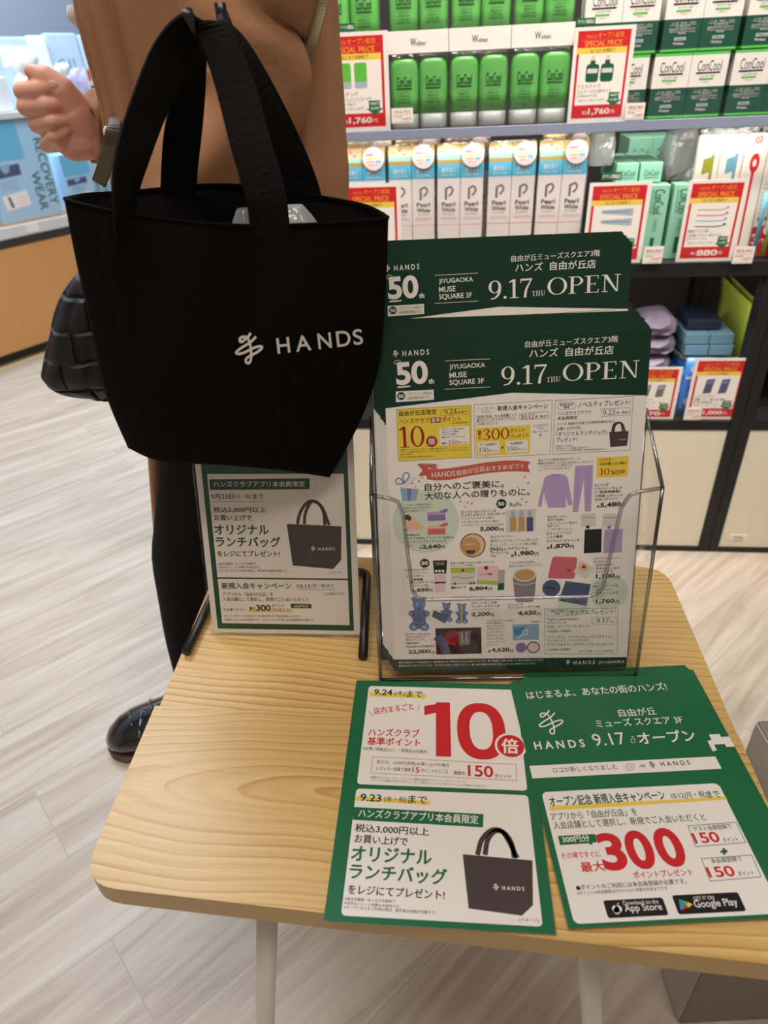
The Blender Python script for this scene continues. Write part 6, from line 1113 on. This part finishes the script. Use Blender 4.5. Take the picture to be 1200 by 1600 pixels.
# hem along the mouth
mb = MB(); mb.tube([front_pt(j / NU, .012, .0006) for j in range(NU + 1)], .0009, CAN, 8); mb.tube([back_pt(j / NU, .0) for j in range(NU + 1)], .0009, CAN, 8); mb.build('hem', bag)
# printed logo follows the cloth
WP = mat('white_screen_print', '#e9e2dc', .6)
def on_front(px, py):
    u, v = .6, .5
    for _ in range(25):
        p = front_px(u, v); e = np.array([px, py]) - p; du = (front_px(u + .01, v) - p) / .01; dv = (front_px(u, v + .01) - p) / .01; J = np.array([du, dv]).T; s_ = np.linalg.solve(J, e); u += s_[0]; v += s_[1]
    return front_pt(u, v, .0011)
def logo(vs, fs, bl, br, h):
    bl, br = np.array(bl, float), np.array(br, float); a = br - bl; n = np.array([a[1], -a[0]]) / np.linalg.norm(a) * h
    return [on_front(*(bl + a * x + n * y)) for x, y in vs], fs
mb = MB()
for k, ch in enumerate('HANDS'):
    x0 = (434, 463, 498, 527, 553)[k]; x1 = (454, 487, 519, 549, 568)[k]; y = lambda x: 553 - (x - 434) * .113; vs, fs, _ = text_mesh(ch, .012); P, F_ = logo(vs, fs, (x0, y(x0)), (x1, y(x1)), 24.5); mb.add(P, F_, WP)
q = brandmark(.085); A = np.array([p for f in q for p in f]); lo, hi = A.min(0), A.max(0)
for f in q: P, F_ = logo([((p[0] - lo[0]) / (hi[0] - lo[0]), (p[1] - lo[1]) / (hi[1] - lo[1])) for p in f], [(0, 1, 2, 3)], (368, 570.5), (412.5, 568.5), 50.5); mb.add(P, F_, WP)
lg_ = mb.build('logo_print', bag); lg_['label'] = 'white looping mark and five letters'
# two webbing handles over the hooks
def strap(rows, w, name='handle'):
    pts = [np.array(tuple(at_y(x, y, yy))) for x, y, yy, *_ in rows]; sd = [np.array(r[3:6], float) for r in rows]; ww = [np.array([r[6]]) for r in rows]
    n = 60; P = [Vector(cr(pts, i / n)) for i in range(n + 1)]; Sd = [Vector(cr(sd, i / n)) for i in range(n + 1)]; Wd = [float(cr(ww, i / n)[0]) for i in range(n + 1)]
    m = MB(); m.ribbon(P, Sd, Wd, .0022, WEB); return m.build(name, bag, bevel=.0004, seg=1)
W_ = .027
strap([(196, 372, .506, .25, 1, 0, W_), (194, 325, .506, .25, 1, 0, W_), (202, 262, .512, .5, 1, -.1, W_), (228, 180, .53, .7, 1, -.2, W_), (262, 100, .545, .8, .8, -.3, W_), (292, 52, .553, .6, 1, -.3, W_), (316, 36, .556, .2, 1, 0, W_), (338, 58, .553, .6, .9, .4, W_), (365, 125, .54, .8, .7, .3, W_), (392, 225, .515, .95, .35, .15, W_), (414, 300, .503, 1, .15, .1, W_), (421, 348, .502, 1, 0, 0, W_), (424, 392, .504, 1, 0, 0, W_)], W_)
strap([(278, 330, .598, 1, 0, 0, W_), (279, 292, .596, 1, 0, 0, W_), (284, 225, .588, 1, .2, 0, W_), (295, 150, .578, .8, .8, 0, W_), (307, 85, .572, .3, 1, 0, W_), (322, 50, .572, .2, 1, 0, W_), (343, 48, .574, .4, 1, .2, W_), (368, 85, .576, .8, .7, .4, W_), (405, 150, .58, .9, .5, .4, W_), (445, 230, .59, .95, .3, .3, W_), (471, 292, .597, 1, .1, .2, W_), (482, 335, .6, 1, 0, 0, W_)], W_)
# crinkled wrapped contents showing in the mouth
for i, (x, y, Y, w, l) in enumerate(((455, 340, .545, .05, 'clear wrapped item peeking from the bag mouth right of the front handle'), (383, 345, .545, .03, 'clear wrapped item just left of the front handle in the bag mouth'))):
    p = at_y(x, y, Y); bag_lump(Matrix.Translation((p.x - w / 2, p.y - .02, p.z - .05)), w, .04, .058, l, 'wrapped contents of the black bag', frosted('glinting_wrapper', '#cfd0d8', .62, .4, 1.0), cat='wrapper', name='clear_wrapper')
# ================================================================== the shopper behind the table
SKIN = mat('skin', '#e2a590', .5, spec=.35, noise=.05, scale=45); KNIT = mat('tan_knit', '#a67a5c', .95, spec=.1, noise=.06, scale=180, bump=.25); TRO = mat('black_trousers', '#151113', .9, spec=.15, noise=.2, scale=90); SHOE = mat('black_patent_leather', '#0d0d10', .12, spec=.8, coat=.6); SOLE = mat('brown_sole', '#5a4636', .6); HAIR = mat('dark_hair', '#1a1310', .5); OLV = mat('olive_strap', '#7b6d52', .6, bump=.2, scale=200); OLVD = mat('dark_olive_strap', '#4f4536', .55); QLT = mat('black_quilted_nylon', '#17141a', .5, spec=.35); NAIL = mat('fingernail', '#e9b6a2', .25, coat=.3); WSH = mat('white_shirt', '#e9e4df', .7)
PY = .86
def pxw(x, y, Y=PY): return at_y(x, y, Y)
per = root('person', (pxw(335, 200).x, PY, 0), 'person in a tan knit cardigan, black trousers and black shoes, raising a half-closed hand', 'person')
cx = pxw(335, 150).x
def skin_mesh(nodes, edges, sub=2):
    me = bpy.data.meshes.new('s'); me.from_pydata([n[0] for n in nodes], edges, []); o = bpy.data.objects.new('s', me); COL.objects.link(o)
    o.modifiers.new('k', 'SKIN'); o.modifiers.new('u', 'SUBSURF').levels = sub
    for i, n in enumerate(nodes):
        sv = me.skin_vertices[0].data[i]; r = n[1]; sv.radius = r if isinstance(r, tuple) else (r, r); sv.use_root = (i == 0)
    dg = bpy.context.evaluated_depsgraph_get(); m = bpy.data.meshes.new_from_object(o.evaluated_get(dg)); bpy.data.objects.remove(o); bpy.data.meshes.remove(me); return m
# hand: capsules and a palm fused into one skin by a voxel remesh
def hp(x, y, dy): return pxw(x, y, PY - .02 + dy)
def capsule(mb, a, b, ra, rb, m):
    a, b = Vector(a), Vector(b); k = 8; t = (b - a).normalized(); pts = []; rs = []
    for i in range(5): an = math.pi / 2 * i / 4; pts.append(a - t * ra * math.cos(an)); rs.append(max(ra * math.sin(an), ra * .06))
    for i in range(1, k): pts.append(lerp(a, b, i / k)); rs.append(ra + (rb - ra) * i / k)
    for i in range(5): an = math.pi / 2 * i / 4; pts.append(b + t * rb * math.sin(an)); rs.append(max(rb * math.cos(an), rb * .06))
    mb.tube(pts, rs, m, 14)
hb = MB()
def chain(P, R):
    for i in range(len(P) - 1): capsule(hb, P[i], P[i + 1], R[i], R[i + 1], SKIN)
FING = [([(78, 163, .030), (36, 143, .010), (60, 140, -.012), (85, 134, -.010)], [.0112, .0097, .0088, .0074]),
        ([(80, 180, .032), (41, 167, .008), (72, 164, -.014), (100, 161, -.006)], [.0112, .0098, .009, .0074]),
        ([(86, 202, .032), (58, 194, .008), (82, 190, -.014), (102, 188, -.006)], [.0106, .0094, .0084, .007]),
        ([(96, 222, .028), (74, 226, .010), (86, 213, -.012), (101, 205, -.008)], [.0098, .0084, .0076, .0064])]
for P, R in FING: chain([hp(*p) for p in P], R)
chain([hp(118, 172, .004), hp(98, 142, -.004), hp(72, 121, -.006), hp(50, 112, -.004)], [.0175, .0135, .0108, .0075])
chain([hp(140, 205, .014), hp(112, 178, .018), hp(84, 170, .026)], [.021, .021, .0135]); chain([hp(140, 208, .014), hp(112, 195, .016), hp(86, 186, .026)], [.021, .021, .0135]); chain([hp(140, 214, .014), hp(116, 212, .014), hp(92, 204, .026)], [.021, .0205, .0125]); chain([hp(138, 220, .012), hp(116, 226, .010), hp(98, 222, .022)], [.019, .017, .0115])
chain([hp(138, 200, .010), hp(122, 180, .004)], [.019, .018])
W0, W1 = hp(142, 207, .013), hp(215, 203, .06)
for dy in (-12, 12): chain([hp(120, 203 + dy, .014), hp(150, 207 + dy, .014), hp(215, 203 + dy, .05)], [.019, .0185, .024])
hm = hb.build('tmp_hand'); rm = hm.modifiers.new('r', 'REMESH'); rm.mode = 'VOXEL'; rm.voxel_size = .0013; rm.use_smooth_shade = True; sm = hm.modifiers.new('s', 'SMOOTH'); sm.factor = .5; sm.iterations = 4
dg = bpy.context.evaluated_depsgraph_get(); hmesh = bpy.data.meshes.new_from_object(hm.evaluated_get(dg)); bpy.data.objects.remove(hm)
# trunk, head, limbs
V = lambda x, y, z: Vector((cx + x, PY + y, z))
el_near = pxw(388, 150, .75); fa_near = pxw(245, 320, .712)
nodes = [(V(0, 0, .80), (.12, .14)), (V(.0, 0, .98), (.105, .125)), (V(.005, 0, 1.14), (.105, .135)), (V(.01, 0, 1.27), (.075, .12)), (V(-.005, 0, 1.345), (.05, .052)), (V(-.02, 0, 1.42), (.062, .06)), (V(-.03, 0, 1.50), (.09, .075)), (V(-.025, 0, 1.575), (.08, .068)),
         (V(.01, -.13, 1.285), (.04, .04)), (el_near, (.03, .03)), (fa_near, (.028, .028)),
         (V(.01, .15, 1.285), (.05, .05)), (V(.05, .17, 1.02), (.04, .04)), (W1, (.026, .026)),
         (V(-.03, -.06, .72), (.06, .06)), (V(-.05, -.06, .45), (.04, .04)), (V(-.08, -.06, .09), (.028, .028)),
         (V(-.02, .08, .72), (.06, .06)), (V(-.04, .085, .45), (.04, .04)), (V(-.05, .09, .09), (.028, .028))]
edges = [(0, 1), (1, 2), (2, 3), (3, 4), (4, 5), (5, 6), (6, 7), (3, 8), (8, 9), (9, 10), (3, 11), (11, 12), (12, 13), (0, 14), (14, 15), (15, 16), (0, 17), (17, 18), (18, 19)]
bm_ = skin_mesh(nodes, edges); bmx = bmesh.new(); bmx.from_mesh(bm_); bmx.from_mesh(hmesh)
h2 = hmesh.copy(); RR2 = Matrix.Rotation(math.radians(-42), 4, 'Y') @ Matrix.Rotation(math.radians(-46), 4, 'Z')
for v in h2.vertices: d_ = v.co - W0; v.co = fa_near + Vector((.01, 0, .008)) + RR2 @ Vector((d_.x, d_.y, -d_.z))
h2.flip_normals(); bmx.from_mesh(h2); off = parent_world(per)
# face: nose, ears, lips built into the same skin
fc = V(-.03, 0, 1.50)
for c, r in ((fc, (.094, .076, .118)), (fc + Vector((-.02, 0, -.06)), (.07, .06, .068)), (fc + Vector((-.093, 0, -.005)), (.016, .011, .022)), (fc + Vector((-.088, 0, -.048)), (.008, .022, .007)), (fc + Vector((.005, -.078, -.002)), (.016, .008, .028)), (fc + Vector((.005, .078, -.002)), (.016, .008, .028)), (fc + Vector((-.078, 0, -.075)), (.02, .028, .02))):
    bmesh.ops.create_uvsphere(bmx, u_segments=14, v_segments=10, radius=1, matrix=Matrix.Translation(c) @ Matrix.Diagonal((*r, 1)))
for v in bmx.verts: v.co -= off
body = bpy.data.meshes.new('body'); bmx.to_mesh(body); bmx.free(); body.materials.clear(); body.materials.append(SKIN)
for p in body.polygons: p.use_smooth = True; p.material_index = 0
bo_ = bpy.data.objects.new('body', body); COL.objects.link(bo_); bo_.parent = per
def ell(c, r, m, name, parent, n=20):
    R = []
    for i in range(1, 12):
        a = math.pi * i / 12; R.append([Vector((c[0] + r[0] * math.sin(a) * math.cos(t), c[1] + r[1] * math.sin(a) * math.sin(t), c[2] - r[2] * math.cos(a))) for t in [2 * math.pi * j / n for j in range(n)]])
    mb = MB(); mb.loft(R, m); return mb.build(name, parent)
for s in (-1, 1): ell(fc + Vector((-.083, .032 * s, .012)), (.008, .013, .008), mat('eye_white', '#e8e4de', .2), 'eye', per)
ell(fc + Vector((.026, 0, .012)), (.094, .087, .126), HAIR, 'hair', per, 28)
# fingernails
def nail(p, q, r, name='fingernail'):
    p, q = Vector(p), Vector(q); ax = (q - p).normalized(); n = (CAMP - p).normalized(); n = (n - ax * n.dot(ax)).normalized(); s = ax.cross(n); M = Matrix(((ax.x, s.x, n.x, p.x), (ax.y, s.y, n.y, p.y), (ax.z, s.z, n.z, p.z), (0, 0, 0, 1))); mb = MB(); R = []
    for i in range(1, 7): a = math.pi / 2 * i / 7; R.append([M @ Vector((r * math.sin(a) * math.cos(t), r * .72 * math.sin(a) * math.sin(t), .0016 * math.cos(a))) for t in [2 * math.pi * j / 14 for j in range(14)]])
    mb.loft(R[::-1], NAIL); mb.build(name, bo_)
nail(hp(82, 132, -.0165), hp(92, 132, -.0165), .0052); nail(hp(76, 228, -.001), hp(70, 231, .001), .004)
# cardigan: long loose knit, folded front edge, sleeves
rows = [(-70, 146, 514), (0, 137, 528), (60, 149, 532), (150, 172, 538), (230, 182, 542), (290, 190, 545), (420, 206, 538), (520, 222, 525), (590, 232, 505), (628, 238, 485)]
R = []; NA = 160
def row_at(t):
    q = cr(rows, t); return q
NR = 60
UPW = [(1.352, .058), (1.335, .072), (1.31, .095), (1.27, .118), (1.2, .135), (1.12, .146)]
for i in range(-len(UPW), NR + 1):
    if i < 0: c = Vector((cx, PY, UPW[i][0])); hw = UPW[i][1]
    else: y, xl_, xr_ = row_at(i / NR); a = pxw(xl_, y); b = pxw(xr_, y); c = (a + b) / 2; hw = (b.x - a.x) / 2
    z = c.z; ring_ = []
    dpt = .135 + max(0, min(z, 1.25) - 1.1) * .3 - max(0, z - 1.25) * 1.1
    amp = .0085 * min(1, max(0, (1.35 - z) / .3))
    for j in range(NA):
        t = 2 * math.pi * j / NA; ct, st_ = math.cos(t), math.sin(t); xx = math.copysign(abs(ct) ** .85, ct); yy = math.copysign(abs(st_) ** .9, st_)
        left = max(0, -ct); f = amp * ((.55 * math.sin(9 * t + 4.5 * z) + .35 * math.sin(17 * t - z * 4)) * .9 + 1.1 * left ** 1.5 * math.sin(27 * t + 1.5 * math.sin(z * 5)))
        ring_.append(Vector((c.x + (hw - .004 + f * .4) * xx, PY + (dpt + f) * yy, z)))
    R.append(ring_)
mb = MB(); mb.loft(R, KNIT, cap0=True, cap1=False)
# far front panel of the open cardigan hanging lower
G = []
for i in range(14):
    t = i / 13; y = 640 + 212 * t; xa = 228 + 17 * t; xb = 282 - 34 * t; G.append([pxw(xa + (min(xb, 262) - xa) * k / 6, y, PY + .10 + .004 * math.sin(k * 2.2 + t * 3)) for k in range(7)])
mb.grid(G, KNIT); cg = mb.build('cardigan', per); so = cg.modifiers.new('cloth', 'SOLIDIFY'); so.thickness = .004; so.offset = -1
def sleeve(P, Rr, name='sleeve'):
    n = 30; C = [Vector(cr([tuple(p) for p in P], i / n)) for i in range(n + 1)]; rr = [float(cr([(r, 0) for r in Rr], i / n)[0]) for i in range(n + 1)]
    m = MB(); up = None; RR = []
    for i, p in enumerate(C):
        t = (C[min(i + 1, n)] - C[max(i - 1, 0)]).normalized(); up = (t.orthogonal() if up is None else up); up = (up - t * up.dot(t)).normalized(); b = t.cross(up)
        RR.append([p + (up * math.cos(a) + b * math.sin(a)) * (rr[i] + .0035 * math.sin(i * .9 + 3 * math.cos(a)) + .003 * math.sin(5 * a + i * .25)) for a in [2 * math.pi * j / 40 for j in range(40)]])
    m.loft(RR, KNIT, cap0=True, cap1=False); o = m.build(name, cg); s = o.modifiers.new('cloth', 'SOLIDIFY'); s.thickness = .003; s.offset = -1; return o
sleeve([V(.01, -.14, 1.30), pxw(385, -120, .75), pxw(378, 30, .75), pxw(388, 140, .745), pxw(345, 225, .73), pxw(240, 330, .712)], [.07, .062, .058, .056, .05, .04])
sleeve([V(.02, .14, 1.30), V(.06, .17, 1.10), V(.03, .16, 1.0), pxw(235, 205, PY + .06), pxw(185, 205, PY + .015), pxw(139, 207, PY - .006)], [.075, .07, .062, .05, .04, .0325])
# trousers and shoes
def trouser(rows_, Y, dp, name='trouser_leg'):
    Rr = []
    for i in range(25):
        y, a, b = cr(rows_, i / 24); p, q = pxw(a, y, Y), pxw(b, y, Y); c = (p + q) / 2; hw = (q.x - p.x) / 2
        Rr.append([Vector((c.x + hw * math.cos(t), Y + dp * math.sin(t) * (1 + .03 * math.sin(5 * t + i * .4)), max(.03, c.z))) for t in [2 * math.pi * j / 40 for j in range(40)]])
    return Rr
tr = MB(); tr.loft(trouser([(430, 235, 500), (560, 242, 470), (700, 249, 445), (790, 244, 420), (850, 239, 405), (920, 250, 395), (970, 260, 388), (1030, 276, 384), (1085, 285, 380)], .80, .085), TRO)
tr.loft(trouser([(430, 270, 520), (600, 300, 500), (700, 320, 490), (850, 338, 470), (960, 350, 466), (1010, 354, 462)], .95, .09), TRO); tr.build('trousers', per)
def shoe(toe, heel, w, name='shoe'):
    toe, heel = Vector(toe), Vector(heel); ax = (toe - heel); Ln = ax.length; ax.normalize(); sd = Vector((-ax.y, ax.x, 0)); Rr = []; Rs = []
    for t, wk, h in ((0, .55, .05), (.06, .78, .072), (.18, .85, .082), (.34, .84, .078), (.5, .9, .062), (.66, 1.0, .05), (.8, .97, .043), (.9, .8, .036), (.97, .5, .026), (1.0, .18, .016)):
        c = heel + ax * Ln * t; Rr.append([c + sd * (w / 2 * wk * math.copysign(abs(math.cos(a)) ** .75, math.cos(a))) + Vector((0, 0, .012 + h * (.5 + .5 * math.sin(a)) if math.sin(a) > -.95 else .012)) for a in [2 * math.pi * j / 28 for j in range(28)]])
        Rs.append([c + sd * (w / 2 * (wk + .05) * math.cos(a)) + Vector((0, 0, .001 + .012 * (.5 + .5 * math.copysign(1, math.sin(a)) * abs(math.sin(a)) ** .3))) for a in [2 * math.pi * j / 28 for j in range(28)]])
    m = MB(); m.loft(Rr, SHOE); o = m.build(name, per); m = MB(); m.loft(Rs, SOLE); m.build('sole', o)
    # woven vamp straps
    for k in range(5):
        t = .58 + k * .075; c = heel + ax * Ln * t; wk = (.95, 1.0, .97, .9, .74)[k]; h = (.058, .051, .045, .040, .033)[k]; mm = MB(); mm.tube([c + sd * (w / 2 * wk * math.cos(a)) + ax * (.006 * (-1) ** k * math.cos(a)) + Vector((0, 0, .013 + h * (.5 + .5 * math.sin(a)))) for a in [math.pi * j / 14 for j in range(15)]], .0026, SHOE, 8); mm.build('woven_strap', o)
t1 = at_z(163, 1180, .0); shoe(Vector((t1.x + .006, t1.y + .012, 0)), Vector((t1.x + .236, t1.y + .072, 0)), .092)
shoe(Vector((t1.x + .10, t1.y + .20, 0)), Vector((t1.x + .33, t1.y + .22, 0)), .092)
# white shirt sleeve edge showing under the cardigan shoulder line
mb = MB(); mb.tube([pxw(118, 8, PY - .05), pxw(122, 24, PY - .05), pxw(130, 40, PY - .045)], [.008, .011, .006], WSH, 12); mb.build('white_cuff', per)
# quilted shoulder bag on the far hip, with its olive strap
qb = root('shoulder_bag', pxw(120, 600, .80), 'black quilted shoulder bag with olive strap, hanging left of the lunch bag', 'bag')
ctr = pxw(150, 540, .82); rx = ctr.x - pxw(66, 560, .82).x; G = []
prof = [(425, 118, 196), (450, 100, 214), (480, 88, 226), (520, 78, 236), (560, 70, 242), (578, 66, 244), (592, 74, 244), (606, 96, 240), (618, 140, 230)]
Rr = []; NQ = 72
for i in range(45):
    y, a, b = cr(prof, i / 44); p, q = pxw(a, y, .82), pxw(min(b, 210), y, .82); c = (p + q) / 2; hw = (q.x - p.x) / 2; s_ = math.sin(math.pi * min(1, .12 + i / 44 * .88)) ** .5 if i < 44 else .35; ring_ = []
    for j in range(NQ):
        t = 2 * math.pi * j / NQ; u = c.x + hw * math.cos(t); qz = (abs(math.sin(t * 5)) ** .4) * (abs(math.sin(c.z * 52 + (math.floor(t * 5 / math.pi) % 2) * 1.57)) ** .3)
        k_ = 1 - .13 * (1 - qz); ring_.append(Vector((c.x + hw * math.cos(t) * (.5 + .5 * k_), .82 + .055 * s_ * math.sin(t) * k_, c.z)))
    Rr.append(ring_)
m = MB(); m.loft(Rr, QLT); m.build('body', qb)
nt = QLT.node_tree; L_ = nt.links; tcq = nt.nodes.new('ShaderNodeTexCoord'); mpq = nt.nodes.new('ShaderNodeMapping'); mpq.inputs['Rotation'].default_value = (math.radians(90), 0, math.radians(0)); brq = nt.nodes.new('ShaderNodeTexBrick'); brq.inputs['Scale'].default_value = 1; brq.inputs['Brick Width'].default_value = .05; brq.inputs['Row Height'].default_value = .036; brq.inputs['Mortar Size'].default_value = .004; brq.inputs['Mortar Smooth'].default_value = 1.0
L_.new(tcq.outputs['Object'], mpq.inputs['Vector']); L_.new(mpq.outputs[0], brq.inputs['Vector']); bpq = nt.nodes.new('ShaderNodeBump'); bpq.invert = True; bpq.inputs['Strength'].default_value = 1.0; bpq.inputs['Distance'].default_value = .012; L_.new(brq.outputs['Fac'], bpq.inputs['Height']); L_.new(bpq.outputs['Normal'], nt.nodes['Principled BSDF'].inputs['Normal'])
def flat(P, w, th, m_, name, side):
    n = 40; C = [Vector(cr([tuple(p) for p in P], i / n)) for i in range(n + 1)]; m = MB(); m.ribbon(C, [side] * (n + 1), w, th, m_); o = m.build(name, qb, bevel=.0006, seg=1); return o
e1 = flat([pxw(508, -60, .752), pxw(497, 10, .752), pxw(480, 72, .742), pxw(462, 130, .745)], .0165, .003, OLV, 'strap', (1, 0, .3))
mb = MB(); mb.tube([pxw(490, -20, .756), pxw(481, 40, .752), pxw(468, 85, .748), pxw(457, 118, .75)], .002, mat('black_wire', '#121113'), 8); mb.build('strap_edge', e1)
flat([pxw(186, 158, .80), pxw(180, 192, .744), pxw(172, 228, .742), pxw(163, 262, .742), pxw(154, 287, .742)], .0135, .003, OLVD, 'strap_end', (1, 0, .25))
flat([pxw(190, 150, .79), pxw(200, 260, .80), pxw(190, 360, .82), pxw(160, 430, .82)], .015, .003, OLVD, 'strap', (1, 0, .2))
for x, y in ((168, 208), (181, 236)): 
    o = ell(pxw(x, y, .75), (.004, .002, .006), mat('pearl_bead', '#e8e2d8', .2), 'bead', qb)
